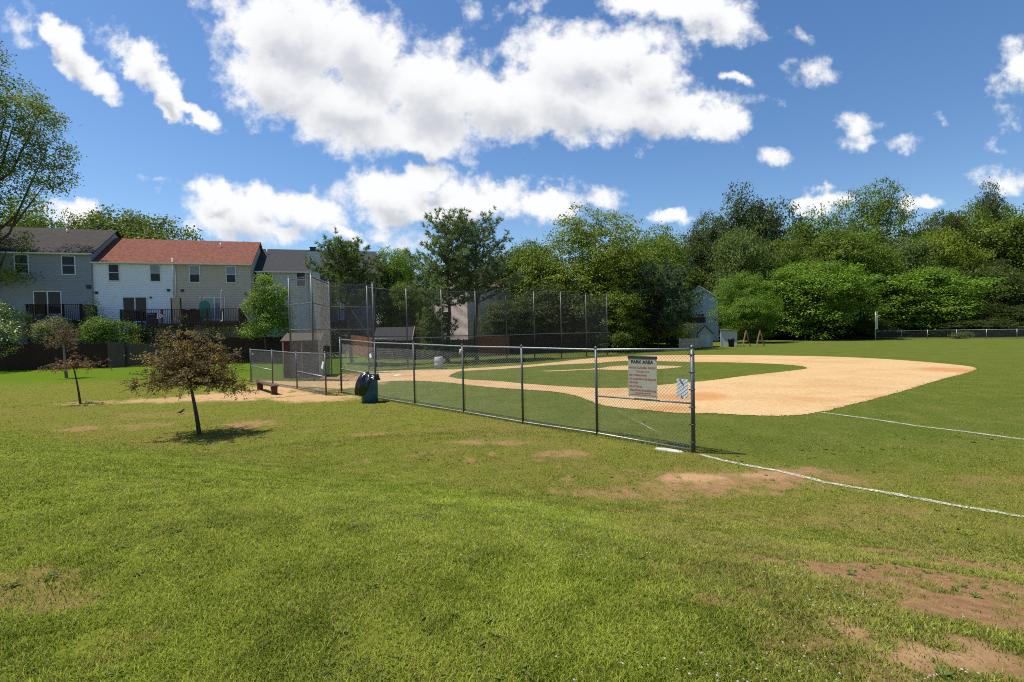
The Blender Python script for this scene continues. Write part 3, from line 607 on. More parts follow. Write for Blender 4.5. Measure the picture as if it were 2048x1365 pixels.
for a in [
 # light green row in front of the wood
 (1497,543,135,72,0,C_LITE,'light green round tree standing behind the wooden swing frame',GW),
 (1645,508,225,80,1,C_LITE,'broad bright green tree left of the pale foul pole',GW),
 (1850,528,215,84,2,C_LITE,'broad bright green tree right of the pale foul pole, behind the outfield fence',GW),
 (1755,560,120,88,4,C_MID,'low green tree directly behind the pale foul pole',GW),
 # the wood, tall back row
 (1425,405,140,100,3,C_OAK,'dark oak crown showing tall above the blue gabled house',GW),
 (1515,374,160,100,4,C_OAK,'tallest dark oak, rounded, right of the first dark oak',GW),
 (1620,422,150,104,5,C_MID,'green tree in the dip of the skyline between the dark oak and the highest tree',GW),
 (1755,360,190,104,0,C_MID,'highest tree of the wood, above the foul pole, with tufted top',GW),
 (1868,408,140,104,3,C_DARK,'dark brown-green tree right of the highest tree',GW),
 (1930,408,110,106,5,C_MID,'green tree with thin topmost twigs left of the dark lone crown',GW),
 (1978,364,90,112,4,C_DARK,'small dark crown poking out above the wood near the right edge',GW),
 (2045,398,210,98,1,C_MID,'big green tree rising at the right edge of the photo',GW),
 (2150,420,220,94,2,C_MID,'green tree mostly cut off by the right edge of the photo',GW),
 # middle storey
 (1385,480,130,100,1,C_GREY,'soft grey-green tree left of the blue gabled house roof',GW),
 (1490,445,150,88,2,C_GREY,'grey-green tree in front of the tallest dark oak',GW),
 (1575,470,150,90,0,C_MID,'mid green tree behind the swing frame tree',GW),
 (1690,440,170,92,1,C_MID,'mid green tree below the highest tree',GW),
 (1725,470,130,90,3,C_LITE,'lighter green tree in the middle of the wood above the foul pole',GW),
 (1810,470,150,92,5,C_GREY,'dull olive tree with bare twigs in the middle of the wood',GW),
 (1895,445,140,92,2,C_YEL,'yellowish green tree in the upper right part of the wood',GW),
 (1960,520,190,88,4,C_DARK,'dark tree filling the wood at the right behind the outfield fence',GW),
 (2050,545,180,86,5,C_DARK,'dark low tree at the right edge behind the outfield fence',GW),
 (1990,575,120,84,0,C_OAK,'dark bushy tree with low boughs behind the second fence span from the right',GW),
 (1468,560,90,96,3,C_DARK,'dark tree between the blue gabled house and the swing frame tree',GW),
 (1570,560,140,86,5,C_DARK,'dark tree in the shade behind the two light green trees',GW),
]: broad_tree(*a)
GC = 'broadleaf trees behind the backstop'
for a in [
 (1170,420,260,60,0,C_YEL,'large yellow-green tree right of the two tall pines',GC),
 (1250,462,190,64,3,C_MID,'green tree behind the large yellow-green tree',GC),
 (1318,448,150,84,4,C_MID,'smooth green tree left of the dark oak',GC),
 (1290,520,180,62,1,C_YEL,'yellow-green tree behind the blue spruce',GC),
 (1075,470,150,62,2,C_MID,'green tree directly right of the split-topped pine',GC),
 (1000,500,150,64,5,C_MID,'green tree behind the two tall pines',GC),
 (1130,560,190,56,5,C_DARK,'dark shaded tree low behind the middle of the backstop',GC),
 (1215,570,170,55,1,C_MID,'green tree low behind the right end of the backstop',GC),
 (1040,590,150,54,3,C_DARK,'dark shaded tree behind the split-topped pine',GC),
 (775,480,110,62,3,C_LITE,'light green tree right of the pine in front of the dark townhouse',GC),
 (825,500,130,66,0,C_LITE,'bright green tree left of the tall pine',GC),
 (800,560,110,58,2,C_MID,'green tree filling the gap right of the townhouses',GC),
 (905,520,150,70,1,C_MID,'green tree behind the roof of the pink house',GC),
]: broad_tree(*a)
GL = 'trees rising behind the townhouse roofs'
for a in [
 (295,402,270,78,1,(.12,.175,.024),'broad feathery tree above the red townhouse roof',GL),
 (55,400,200,76,4,C_YEL,'yellow-green tree above the dark roof at the left edge',GL),
 (165,428,90,84,5,C_DARK,'small dark tree between the two bigger crowns above the roofs',GL),
 (495,476,80,84,2,C_LITE,'light tree just showing above the charcoal townhouse roof',GL),
 (-110,410,220,72,3,C_MID,'green tree behind the grey townhouse, cut by the left edge',GL),
]: broad_tree(*a)

def custom_tree(name, b, lobes, n_leaf, leaf, col, label, group=None, r=.12, per=18, bark='bark', seed=1, H=None, mat_='leaf', cat='tree', base=None, flat=.55, flowers=0):
    root = empty(name, b, 0, label, cat, group)
    lb = [(np.array(l[:3], float), np.array(l[3:], float)) for l in lobes]
    H = H or max(l[0][2] + l[1][2] for l in lb); base = base if base is not None else min(l[0][2] - l[1][2] for l in lb)
    cm, lb = crown_mesh('crown', seed, 1, H, base, 1, n_leaf, leaf, per, flat, lb); c = link_mesh('crown', cm, M[mat_], root); c.color = (*col, 1)
    tm = trunk_mesh('trunk', seed, H, max(base, .2), lb, r); link_mesh('trunk', tm, M[bark], root)
    if flowers:
        g = np.random.default_rng(seed + 5); k = g.choice(len(lb), flowers); d = g.normal(size=(flowers, 3)); d[:, 2] = np.abs(d[:, 2]); d /= np.linalg.norm(d, axis=1)[:, None]
        C = np.array([l[0] for l in lb])[k] + d * np.array([l[1] for l in lb])[k] * 1.08
        V, Fq, T = cards(C, np.array((0, 0, 1.)) + d, .12, .11, g, np.full(flowers, .5)); link_mesh('blossom', np_mesh('blossom', V, Fq), M['petal'], root)
    return root

# pines: whorls of boughs carrying tufts of needles
def pine_mesh(seed, H, W, base, n_wh, up, tuft, bend=None, n_needle=15):
    g = np.random.default_rng(seed); tr = MB(); thick = .085 if n_needle > 15 else .066; tc = []; td = []
    lean = Vector((g.uniform(-.3, .3), g.uniform(-.3, .3), 0))
    def axis(z): return Vector((lean.x * z / H + .1 * sin(z * .9 + seed), lean.y * z / H, z))
    tr.tube([axis(z) for z in np.linspace(-.2, H * .97, 9)], list(np.linspace(H * .017, .03, 9)), 8)
    for w in range(n_wh):
        z = base + (H * .97 - base) * (w / (n_wh - 1)) ** .92; f = 1 - (z - base) / (H - base)
        L0 = W / 2 * (.30 + .85 * f ** .75) * (1 if z > base + 1.2 else .8); nb = g.integers(4, 7); a0 = g.uniform(0, 6.28)
        for k in range(nb):
            a = a0 + 2 * pi * k / nb + g.uniform(-.35, .35); L_ = L0 * g.uniform(.55, 1.15); s = axis(z + g.uniform(-.15, .15)); upk = up + (1 - f) * .55 + g.uniform(-.12, .12)
            def pt(t): return s + Vector((cos(a), sin(a), 0)) * (L_ * t) + Vector((0, 0, L_ * (upk * t + (.22 * t * t if up > 0 else .35 * t * t))))
            tr.tube([pt(0), pt(.5), pt(1)], [.045 * (.5 + f), .028, .01], 5, False)
            nt = max(4, int(L_ / tuft * 2.6))
            for q in range(nt):
                t = .25 + .8 * (q + g.random()) / nt; base_p = pt(min(t, 1)); side = g.normal(0, 1) * tuft * (1.15 - .5 * t)
                p = base_p + Vector((-sin(a), cos(a), 0)) * side + Vector((0, 0, g.normal(.05, .10) + .12 * abs(side)))
                for rep in range(2):
                    tc.append(p + Vector(g.normal(0, tuft * .28, 3))); td.append((Vector((cos(a), sin(a), .55)) + Vector((-sin(a), cos(a), 0)) * side * 1.2).normalized())
    for q in range(14):
        tc.append(axis(H * g.uniform(.9, 1.0)) + Vector(g.normal(0, .12, 3))); td.append(Vector((0, 0, 1)))
    c = np.array(tc); d = np.array(td); n = len(c); c = np.repeat(c, n_needle, 0); d = np.repeat(d, n_needle, 0); N_ = len(c)
    dr = d * .9 + g.normal(size=(N_, 3)) * .62; dr /= np.linalg.norm(dr, axis=1)[:, None]
    ln = (tuft * g.uniform(.55, 1.0, N_))[:, None]; sd = np.cross(dr, g.normal(size=(N_, 3))); sd /= np.linalg.norm(sd, axis=1)[:, None]; sd *= tuft * thick
    V = np.stack([c - sd, c + sd, c + dr * ln], 1).reshape(-1, 3); T = np.repeat(np.clip(np.repeat(g.normal(.42, .2, n), n_needle) + g.normal(0, .08, N_), 0, 1), 3)
    return np_mesh('needles', V, np.arange(N_ * 3).reshape(-1, 3), dict(tint=T)), tr
def pine(name, px, base_py, top, wpx, depth, seed, base, n_wh, up, tuft, col, label, rz=0, n_needle=15):
    b = P(px, base_py, depth); z0 = float(gz(b.x, b.y)); H = P(px, top, depth).z - z0 - (1.15 if wpx > 120 else .5); W = wpx * 1.12 * depth / F
    r = empty(name, (b.x, b.y, z0), rz, label, 'tree', 'conifers behind the backstop')
    nm, tr = pine_mesh(seed, H, W, base, n_wh, up, tuft, None, n_needle); c = link_mesh('needles', nm, M['needle'], r); c.color = (*col, 1); tr.build('trunk', M['bark'], r)
    return r
PG = (.050, .074, .028)
pine('pine_tree', 704, 733, 468, 130, 40.5, 3, 4.2, 13, .18, .42, (.13, .185, .055), 'bushy pine with bare trunk in front of the dark grey townhouse')
pine('pine_tree', 897, 727, 425, 150, 42, 4, 4.7, 14, .16, .40, (.17, .24, .085), 'tall pointed pine in front of the pink house')
pine('pine_tree', 953, 722, 430, 150, 44, 9, 5.0, 13, .30, .40, (.15, .22, .105), 'tall pine with split open top right of the pink house')
pine('spruce_tree', 1316, 696, 552, 150, 58, 6, 1.8, 11, .42, .62, (.085, .140, .078), 'dark blue-green spruce with upswept boughs left of the sheds', 0, 18)
pine('pine_tree', 872, 722, 622, 100, 41, 12, .6, 7, .1, .40, (.13, .19, .048), 'small light green young pine low in front of the pink house')

# left edge tree with drooping compound leaves
def locust():
    d = 44.0; b = P(-28, 700, d); b.z = float(gz(b.x, b.y)); L_ = []; g = np.random.default_rng(8)
    for (px, py, rx, ry) in [(-20,112,48,58),(0,180,58,46),(62,232,70,36),(92,292,50,42),(58,345,76,40),(112,372,30,14),(20,285,78,80),(8,408,66,36),(-40,300,90,190),(38,482,46,20),(8,535,58,36),(66,556,24,11),(-60,480,80,100),(-110,240,90,120),(-120,400,90,130),(100,230,38,22)]:
        p = P(px - 16, py, d); L_.append((p.x - b.x, g.uniform(-1.5, 1.5), p.z - b.z, rx * .80 * d / F, min(3.0, rx * d / F), ry * .84 * d / F))
    custom_tree('locust_tree', b, L_, 60000, .20, (.155, .225, .024), 'tall leafy tree reaching in at the left edge above the blue-grey townhouse', None, .36, 26, 'bark', 17, 29.0, 'leaf', 'tree', 6.0, .8)
locust()

# three small ornamental trees with purplish leaves on the lawn
def crabapple(px, py, pts, spread, label, seed, n_twig, leaf, col, r0, bark, droop=.5, leaves_per=14, thr=0.0):
    """pts: trunk points as (dx, dz) in metres, last one is the fork; spread: (left, right, low, high) reach of the crown in metres from the fork"""
    b = G(px, py); root = empty('crabapple_tree', b, 0, label, 'tree', 'small purple-leaved trees on the lawn')
    g = np.random.default_rng(seed); tr = MB(); tp = [Vector((0, 0, -.06))] + [Vector((dx, 0, dz)) for dx, dz in pts]
    tr.tube(tp, list(np.linspace(r0 * 1.25, r0 * .62, len(tp))), 9); fk = tp[-1]
    lc, ld, lt = [], [], []; lft, rgt, low, high = spread
    for i in range(n_twig):
        a = g.uniform(0, 2 * pi); ex = (rgt if cos(a) > 0 else lft) * cos(a); ey = max(lft, rgt) * .8 * sin(a); u = g.random() ** .6
        e = fk + Vector((ex * u, ey * u, low * u * u + (high * sqrt(max(0, 1 - .86 * u * u)) - low * u * u) * g.uniform(.12, 1.0) * (1 - .35 * u)))
        m_ = fk.lerp(e, .5) + Vector((0, 0, .22 * high * g.uniform(.2, 1)))
        n_s = 6; line = [fk * (1 - t) ** 2 + m_ * 2 * t * (1 - t) + e * t * t for t in np.linspace(0, 1, n_s)]
        tr.tube(line, list(np.linspace(r0 * .30, .0035, n_s)), 5, False)
        for q in range(7):
            t = g.uniform(.35, 1); o = line[min(n_s - 1, int(t * (n_s - 1)))]; d = Vector((g.normal(0, 1), g.normal(0, 1), g.normal(-.15, .6))).normalized() * g.uniform(.12, .42)
            tr.tube([o, o + d * .6 + Vector((0, 0, .03)), o + d], [.006, .004, .002], 3, False); tt = g.normal(.45, .22)
            for w in range(leaves_per):
                lc.append(o + d * g.uniform(.2, 1.1) + Vector(g.normal(0, .035, 3))); ld.append(Vector((0, 0, .5)) + Vector(g.normal(0, .5, 3))); lt.append(tt + g.normal(0, .15))
    V, Fq, T = cards(np.array(lc), np.array(ld), leaf, leaf * .6, g, np.clip(np.array(lt), 0, 1))
    c = link_mesh('crown', np_mesh('crown', V, Fq, dict(tint=T)), M['leaf'], root); c.color = (*col, 1); tr.build('trunk', M[bark], root); return root
crabapple(399, 869, [(-.06, .5), (-.14, 1.0), (-.19, 1.32)], (1.7, 1.8, -.62, 2.0), 'nearest small tree, umbrella-shaped brownish purple crown over a dark round shadow', 5, 125, .066, (.215, .165, .058), .046, 'bark')
crabapple(161, 808, [(-.06, .5), (-.13, 1.0), (-.22, 1.45)], (1.45, 1.6, -.1, .78), 'thin small tree with flat sparse reddish crown and forked top on the lawn', 8, 20, .080, (.17, .10, .052), .034, 'bark', leaves_per=9)
crabapple(133, 757, [(-.05, .8), (-.08, 1.6), (-.12, 2.35)], (1.3, 1.4, -1.3, 2.1), 'slender small tree with pale bare upper branches near the dark fence', 12, 30, .095, (.19, .11, .055), .075, 'palebark', leaves_per=7)

# garden shrubs and young trees behind the fence
def shrub(name, px, top, wpx, depth, n_leaf, leaf, col, label, seed, base_z=None, mat_='leaf', flowers=0, group='garden shrubs by the back fences', squash=1.0, cat='shrub'):
    b = P(px, 700, depth); z0 = float(gz(b.x, b.y)) if base_z is None else base_z; H = P(px, top, depth).z - z0; W = wpx * depth / F
    g = np.random.default_rng(seed); lobes = []
    for i in range(11):
        a = g.uniform(0, 6.28); q = g.uniform(.1, .62); zz = g.uniform(.25, .78); rr = g.uniform(.22, .34)
        lobes.append((W/2 * q * cos(a), W/2 * q * sin(a) * .8, H * zz, W/2 * rr * 1.25, W/2 * rr * 1.2, H * rr * .66))
    return custom_tree(name, (b.x, b.y, z0), lobes, n_leaf, leaf, col, label, group, .05, 18, 'bark', seed, H, mat_, cat, .1, flowers=flowers)
shrub('flowering_shrub', 14, 598, 160, 38.6, 15000, .11, (.22, .30, .08), 'big pale green shrub dotted with white blossom at the left edge', 91, flowers=520)
shrub('feathery_shrub', 105, 628, 115, 39.6, 15000, .10, (.21, .235, .10), 'grey-green feathery shrub right of the white-flowering shrub', 92)
shrub('round_shrub', 210, 634, 138, 39.8, 16000, .11, (.115, .20, .018), 'dense bright green round shrub above the grey weathered fence', 93)
shrub('young_tree', 196, 584, 66, 41.0, 2400, .12, (.17, .23, .05), 'thin young tree with sparse light leaves in front of the white townhouse', 94, cat='tree')
shrub('climbing_shrub', 374, 612, 30, 45.0, 2600, .12, (.022, .040, .012), 'narrow dark green shrub between the two townhouse decks', 95)
shrub('yellow_shrub', 275, 664, 34, 39.4, 700, .10, (.15, .17, .02), 'small yellowish spray of leaves right of the dense round shrub', 96)
for i, (px, top, w, d, lab) in enumerate([(300,652,120,44.6,'added dark shrubs standing in for the shade under the white townhouse deck'),(435,648,110,45.4,'added dark shrubs standing in for the shade under the tan townhouse deck'),(110,650,110,43.6,'added dark shrubs standing in for the shade under the dark brown deck'),(660,655,90,46,'added dark shrubs standing in for the shade below the deck of the dark grey townhouse')]):
    shrub('added_shade_shrub', px, top, w, d, 6000, .17, (.03, .045, .014), lab, 150 + i)  # dark masses added where the space under the decks is only in shade
def lime_tree():
    d = 40; b = P(532, 735, d); z0 = float(gz(b.x, b.y)); L_ = []
    def lobe(px, py, rx, ry, dy=0): p = P(px, py, d); L_.append((p.x - b.x, dy, p.z - z0, rx * d / F, rx * d / F * .9, ry * d / F))
    for a in [(530,572,16,22),(518,596,20,18,.3),(556,590,22,18,-.2),(505,618,16,16),(540,615,26,20,.4),(562,628,20,22),(548,648,26,20,-.4),(520,652,20,18,.5),(496,658,14,12),(566,655,18,18,.3),(510,668,24,9)]: lobe(*a)
    custom_tree('lime_green_tree', (b.x, b.y, z0), L_, 12500, .15, (.15, .25, .022), 'small bright lime green tree left of the backstop, in front of the pale townhouse', None, .10, 18, 'bark', 21, None, 'leaf', 'tree', 2.0)
lime_tree()
for i, (px, top, w, d, col, lab) in enumerate([(1262,668,60,58,(.03,.05,.014),'dark low shrub right of the grey back fence'),(1242,664,40,50,(.09,.14,.016),'sunlit bright green sapling bush by the grey fence end'),
   (1375,640,62,70,(.09,.12,.02),'yellow-green shrub behind the roof of the older shed'),(1345,672,44,61,(.05,.08,.02),'low shrub beside the sunlit slat fence')]):
    shrub('garden_shrub', px, top, w, d, 2600, .16, col, lab, 120 + i)
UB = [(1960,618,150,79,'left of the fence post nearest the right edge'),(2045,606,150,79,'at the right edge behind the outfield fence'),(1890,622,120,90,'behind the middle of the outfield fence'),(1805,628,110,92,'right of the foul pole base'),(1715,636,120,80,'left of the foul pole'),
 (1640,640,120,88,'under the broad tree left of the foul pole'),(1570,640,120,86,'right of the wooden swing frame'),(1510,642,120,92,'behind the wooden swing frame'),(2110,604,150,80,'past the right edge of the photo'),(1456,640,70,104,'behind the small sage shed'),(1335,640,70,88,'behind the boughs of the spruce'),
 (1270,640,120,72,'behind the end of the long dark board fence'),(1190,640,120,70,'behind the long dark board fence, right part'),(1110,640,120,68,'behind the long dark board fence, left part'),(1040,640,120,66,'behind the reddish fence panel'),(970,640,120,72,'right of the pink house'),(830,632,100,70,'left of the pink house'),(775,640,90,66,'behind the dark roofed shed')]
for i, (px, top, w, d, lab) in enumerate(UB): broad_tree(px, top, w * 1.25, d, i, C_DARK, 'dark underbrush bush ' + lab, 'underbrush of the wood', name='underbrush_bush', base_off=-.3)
shrub('fence_weed', 1918, 664, 50, 70.5, 900, .2, (.10, .14, .03), 'light green weeds growing through the outfield fence', 140, squash=1)

# ------------------------------------------------------------------ chain-link fences
def wires(mb, a, b, z0a, z1a, z0b, z1b, sp=.055, r=.0023):
    """two sets of slanting wires filling the panel from foot a to foot b"""
    a = Vector(a); b = Vector(b); d = (b - a); S = d.xy.length; e = Vector((d.x / S, d.y / S, 0)); nrm = Vector((-e.y, e.x, 0)); T = max(z1a - z0a, z1b - z0b)
    step = sp * sqrt(2); n = int((S + T) / step)
    def pos(s, t, o):
        f = s / S; zb = z0a + (z0b - z0a) * f; zt = z1a + (z1b - z1a) * f
        return Vector((a.x, a.y, 0)) + e * s + Vector((0, 0, zb + (zt - zb) * t / T)) + nrm * o
    for sgn in (0, 1):
        for k in range(1, n):
            c = k * step; s0 = max(0, c - T); t0 = c - s0; s1 = min(S, c); t1 = c - s1
            if sgn: s0, s1 = S - s0, S - s1
            p, q = pos(s0, t0, .002 * (1 if sgn else -1)), pos(s1, t1, .002 * (1 if sgn else -1))
            if (p - q).length < .02: continue
            dd = (q - p).normalized(); u = nrm * r * 1.2; w = dd.cross(nrm) * r * 1.2
            vs = [p + u, p - u * .5 + w * .87, p - u * .5 - w * .87, q + u, q - u * .5 + w * .87, q - u * .5 - w * .87]
            mb.add(vs, [(0, 1, 4, 3), (1, 2, 5, 4), (2, 0, 3, 5)])
def post(root, p, h, r, m='post', cap=True, bands=0, name='post'):
    o = root.location; mb = MB(); x, y, z = p.x - o.x, p.y - o.y, p.z - o.z
    mb.tube([(x, y, z - .1), (x, y, z + h)], r, 12)
    if cap: mb.lathe([(r * 1.15, 0), (r * 1.2, .03), (r * .9, .055), (r * .3, .075)], 12, (x, y, z + h - .02))
    for k in range(bands):
        zz = z + h * (k + .6) / bands; mb.lathe([(r * 1.06, -.012), (r * 1.2, -.012), (r * 1.2, .012), (r * 1.06, .012)], 12, (x, y, zz)); mb.box(x - r * 1.9, y - .006, zz - .012, x - r, y + .006, zz + .012)
    return mb.build(name, M[m], root)
def rail(root, pts, r, m='galv', name='top_rail', n=8):
    o = root.location; mb = MB(); mb.tube([p - o for p in pts], r, n); return mb.build(name, M[m], root)

def dugout_fence():
    root = empty('chain_link_fence', (FA.x, FA.y, 0), 0, 'tall chain-link fence slanting across the lawn with the park sign hung on its near end', 'fence'); o = root.location
    feet = [(1387,905.5,208.5,.042,6), (1194.4,870.7,172,.032,0), (1046,848,153,.030,0), (927.7,827,134.5,.030,0), (829.7,811,123,.030,0), (752,797.5,112,.030,0), (683,786,107.5,.040,4)]
    pts = []
    for (px, py, hp, r, bd) in feet:
        p = G(px, py); h = hp * p.y / F * 1.0; pts.append((p, h, r)); post(root, p, h + .03, r, 'post', True, bd)
    Z = Vector((0, 0, 1)); rail(root, [p + Z * h for p, h, r in pts], .021); rail(root, [p + Z * .05 for p, h, r in pts], .021, 'galv', 'bottom_rail')
    def midz(i, f): p, h, r = pts[i]; return p + Z * h * f
    rail(root, [midz(0, .475), midz(1, .46)], .021, 'galv', 'mid_rail'); rail(root, [midz(5, .43), midz(6, .45)], .021, 'galv', 'mid_rail')
    rail(root, [midz(0, .01), midz(1, .33).lerp(midz(0, .33), .22)], .0045, 'galv', 'truss_rod', 5)
    mb = MB(); sp = .055
    for i in range(len(pts) - 1):
        (a, ha, _), (b, hb, _) = pts[i], pts[i + 1]; A, B = a - o, b - o; off = Vector((_fn.x, _fn.y, 0)) * .03
        wires(mb, A + off, B + off, a.z + .03, a.z + ha, b.z + .03, b.z + hb, sp)
    mb.build('chain_link_mesh', M['wire'], root); return pts
FP = dugout_fence()
def low_fence():
    p4 = FP[-1][0]; feet = [(502.6,764,64.7),(546,771,69),(594.5,779,73),(652.4,791.3,84.5)]; pp = [G(a, b) for a, b, c in feet]
    root = empty('chain_link_fence', (pp[-1].x, pp[-1].y, 0), 0, 'lower chain-link fence behind the bench with a white card on it', 'fence'); o = root.location; Z = Vector((0, 0, 1)); pts = []
    for p, (a, b, hp) in zip(pp, feet): h = hp * p.y / F; pts.append((p, h)); post(root, p, h + .03, .034, 'post')
    pts.append((p4 + (pp[-1] - p4).normalized() * .09, pts[-1][1]))
    rail(root, [p + Z * h for p, h in pts], .02); rail(root, [p + Z * .05 for p, h in pts], .02, 'galv', 'bottom_rail')
    for i, j in ((0, 1), (2, 3)): rail(root, [pts[i][0] + Z * pts[i][1] * .5, pts[j][0] + Z * pts[j][1] * .44], .018, 'galv', 'mid_rail')
    rail(root, [pts[2][0] + Z * .72, pts[3][0] + Z * .1], .004, 'galv', 'truss_rod', 5); rail(root, [pts[0][0] + Z * .1, pts[1][0] + Z * .75], .004, 'galv', 'truss_rod', 5)
    mb = MB()
    for i in range(len(pts) - 1):
        (a, ha), (b, hb) = pts[i], pts[i + 1]; wires(mb, a - o, b - o, a.z + .03, a.z + ha, b.z + .03, b.z + hb, .055, .0030)
    mb.build('chain_link_mesh', M['wire'], root); return pts
LP = low_fence()
def tall_fence(name, label, feet, rails, m='darkwire', r_post=.055, dense_=.05, wr=.0021, extra=None):
    """feet: (px, top py, depth)"""
    pts = []
    for (px, top, d) in feet: q = P(px, top, d); pts.append((Vector((q.x, q.y, 0)), q.z))
    root = empty(name, pts[0][0], 0, label, 'fence', 'backstop fencing of the ball field'); o = root.location; Z = Vector((0, 0, 1))
    for p, h in pts: post(root, p, h + .05, r_post)
    for f in rails: rail(root, [p + Z * h * f for p, h in pts], .024, 'galv' if f < .9 else 'post', 'top_rail' if f > .9 else 'mid_rail')
    mb = MB()
    for i in range(len(pts) - 1): wires(mb, pts[i][0] - o, pts[i + 1][0] - o, .05, pts[i][1], .05, pts[i + 1][1], dense_, wr)
    mb.build('chain_link_mesh', M[m], root); return pts
tall_fence('backstop', 'tall chain-link backstop panels hooked round home plate', [(577,557,28.9),(622,550.5,27.3),(658,566.5,32.3),(744.5,568.5,32.8)], (.985, .74, .49), 'wire', .05, .046, .0027)
tall_fence('backstop_wing', 'long tall chain-link wing fence running right from the backstop to the trees', [(733.5,573,34.4),(812,580,36.1),(882,581,37.6),(950,583,39.2),(1011,584.5,41),(1067,585,42.6),(1121,586,44.2),(1171,590,46),(1213,592,48)], (.985, .38), 'darkwire', .05, .055, .0034)
def outfield_fence():
    xs = [(1750,680.5),(1803,679.5),(1855,679),(1913,678.5),(1973,678.5),(2034,678.5),(2100,678.5)]; pp = [G(*q) for q in xs]
    root = empty('outfield_fence', pp[0], 0, 'low dark chain-link outfield fence below the wood at right', 'fence'); o = root.location; Z = Vector((0, 0, 1)); h = 1.28
    for p in pp: post(root, p, h + .03, .032, 'galv')
    rail(root, [p + Z * h for p in pp], .022)
    mb = MB()
    for a, b in zip(pp, pp[1:]): wires(mb, a - o, b - o, a.z + .03, a.z + h, b.z + .03, b.z + h, .06, .0045)
    mb.build('chain_link_mesh', M['darkwire'], root)
outfield_fence()
def foul_pole():
    b = G(1750, 680.5) + Vector((-.02, -.14, 0)); root = empty('foul_pole', b, 0, 'pale foul pole with a flat slatted board at its top', 'pole'); d = b.y
    h = 58.5 * d / F; mb = MB(); mb.tube([(0, 0, -.1), (0, 0, h)], .055, 10); mb.build('pole', M['yellow'], root)
    mb = MB(); w = 3.2 * d / F
    for k in range(9):
        z0 = h - .05 - (k + 1) * .29; mb.box(.07, -.02, z0,   .07 + w * 1.15, .02, z0 + .27)
    mb.build('board', M['yellow'], root)
    mb = MB(); mb.box(.055, -.05, h - .95, .07 + w * 1.45, -.025, h - .75); mb.build('bracket', M['paper'], root)
    mb = MB(); mb.tube([(.09 + w * 1.5, .03, h - 2.6), (.09 + w * 1.5, .03, h - .1)], .03, 8); mb.build('edge_pipe', M['metal'], root)
foul_pole()

# ------------------------------------------------------------------ signs and small things on the fences
def text_mesh(s, size, name, m, parent, loc, width=None, bold=0):
    cu = bpy.data.curves.new(name, 'FONT'); cu.body = s; cu.size = size; cu.align_x = 'CENTER'; cu.extrude = .0015; cu.offset = bold; cu.resolution_u = 2
    t = bpy.data.objects.new('tmp', cu); COL.objects.link(t); dg = bpy.context.evaluated_depsgraph_get(); me = bpy.data.meshes.new_from_object(t.evaluated_get(dg)); bpy.data.objects.remove(t)
    xs = [v.co.x for v in me.vertices]; w = max(xs) - min(xs); cx = (max(xs) + min(xs)) / 2; sx = (width / w) if width else 1
    for v in me.vertices: v.co = Vector(((v.co.x - cx) * sx, -v.co.z, v.co.y))
    me.materials.clear(); o = link_mesh(name, me, m, parent); o.location = loc; return o
FANG = atan2(-_fd.y, -_fd.x)      # fence direction seen from the lawn, left to right
def fence_point(px, py, off=0.0):
    """where the ray through a pixel meets the plane of the long fence"""
    n = Vector((_fn.x, _fn.y, 0)); v = raydir(px, py); t = (FA - EYE).dot(n) / v.dot(n); return EYE + v * t + n * off
def park_sign():
    a = fence_point(1258.5, 792); b = fence_point(1315.5, 799); top = fence_point(1258, 713); w = (b - a).xy.length; h = top.z - a.z
    c = fence_point(1287, 795.5, -.035); root = empty('park_sign', (c.x, c.y, a.z), FANG, 'weathered grey PARK AREA rules sign with faded red lettering on the fence', 'sign')
    mb = MB(); mb.box(-w/2, -.004, 0, w/2, .004, h); mb.build('panel', M['sign'], root)
    mb = MB(); mb.box(-w/2 - .008, -.010, h - .045, w/2 + .008, .010, h + .012); mb.build('top_bar', M['metal'], root)
    y = -.0065
    text_mesh('PARK AREA', .10, 'heading', M['ink'], root, (0, y, h * .835), w * .78, .0022)
    L_ = [('PARK CLOSED DUSK', .715, .92, .055), ('TO DAWN', .62, .44, .052), ('NO TRESPASSING', .53, .62, .046), ('NO ALCOHOLIC BEVERAGES', .435, .95, .050), ('NO PETS', .345, .32, .046), ('NO LITTERING', .25, .46, .046), ('VIOLATORS PROSECUTED', .155, .95, .046), ('AUTHORITY CITY OF', .095, .55, .026)]
    for s, f, wf, sz in L_:
        cx = 0 if s in ('PARK CLOSED DUSK', 'TO DAWN', 'AUTHORITY CITY OF') else -w * .475 + w * wf / 2
        text_mesh(s, sz, 'lettering', M['red'], root, (cx, y, h * f), w * wf, .001)
    mb = MB()
    for x0, x1 in ((-.42, -.1), (-.07, .16), (.19, .44)): mb.box(x0 * w, y, h * .052, x1 * w, y + .002, h * .068)
    mb.build('worn_lettering', M['red'], root)
    for sx in (-1, 1):
        for zz in (.05, .93): mb = MB(); mb.tube([(sx * w * .46, -.002, h * zz), (sx * w * .46, -.012, h * zz)], .007, 8); mb.build('bolt', M['metal'], root)
park_sign()
def white_notice():
    a = fence_point(1351.5, 795.5, .05); b = fence_point(1374, 798, .05); t = fence_point(1351.5, 758, .05); w = (b - a).xy.length; h = t.z - a.z; c = (a + b) / 2
    root = empty('notice_board', (c.x, c.y, a.z), FANG, 'small white notice hung behind the fence wire beside the end post', 'sign')
    mb = MB(); mb.box(-w/2, -.003, 0, w/2, .003, h); mb.build('panel', M['paper'], root)
    mb = MB(); mb.bar((-w * .22, -.005, h * .98), (w * .1, -.005, h * .72), .012, .035, (0, 1, 0)); mb.build('strap', M['black'], root); mb = MB(); mb.bar((-w * .1, -.005, h * .12), (w * .02, -.005, -.02), .012, .03, (0, 1, 0)); mb.build('strap', M['black'], root)
white_notice()
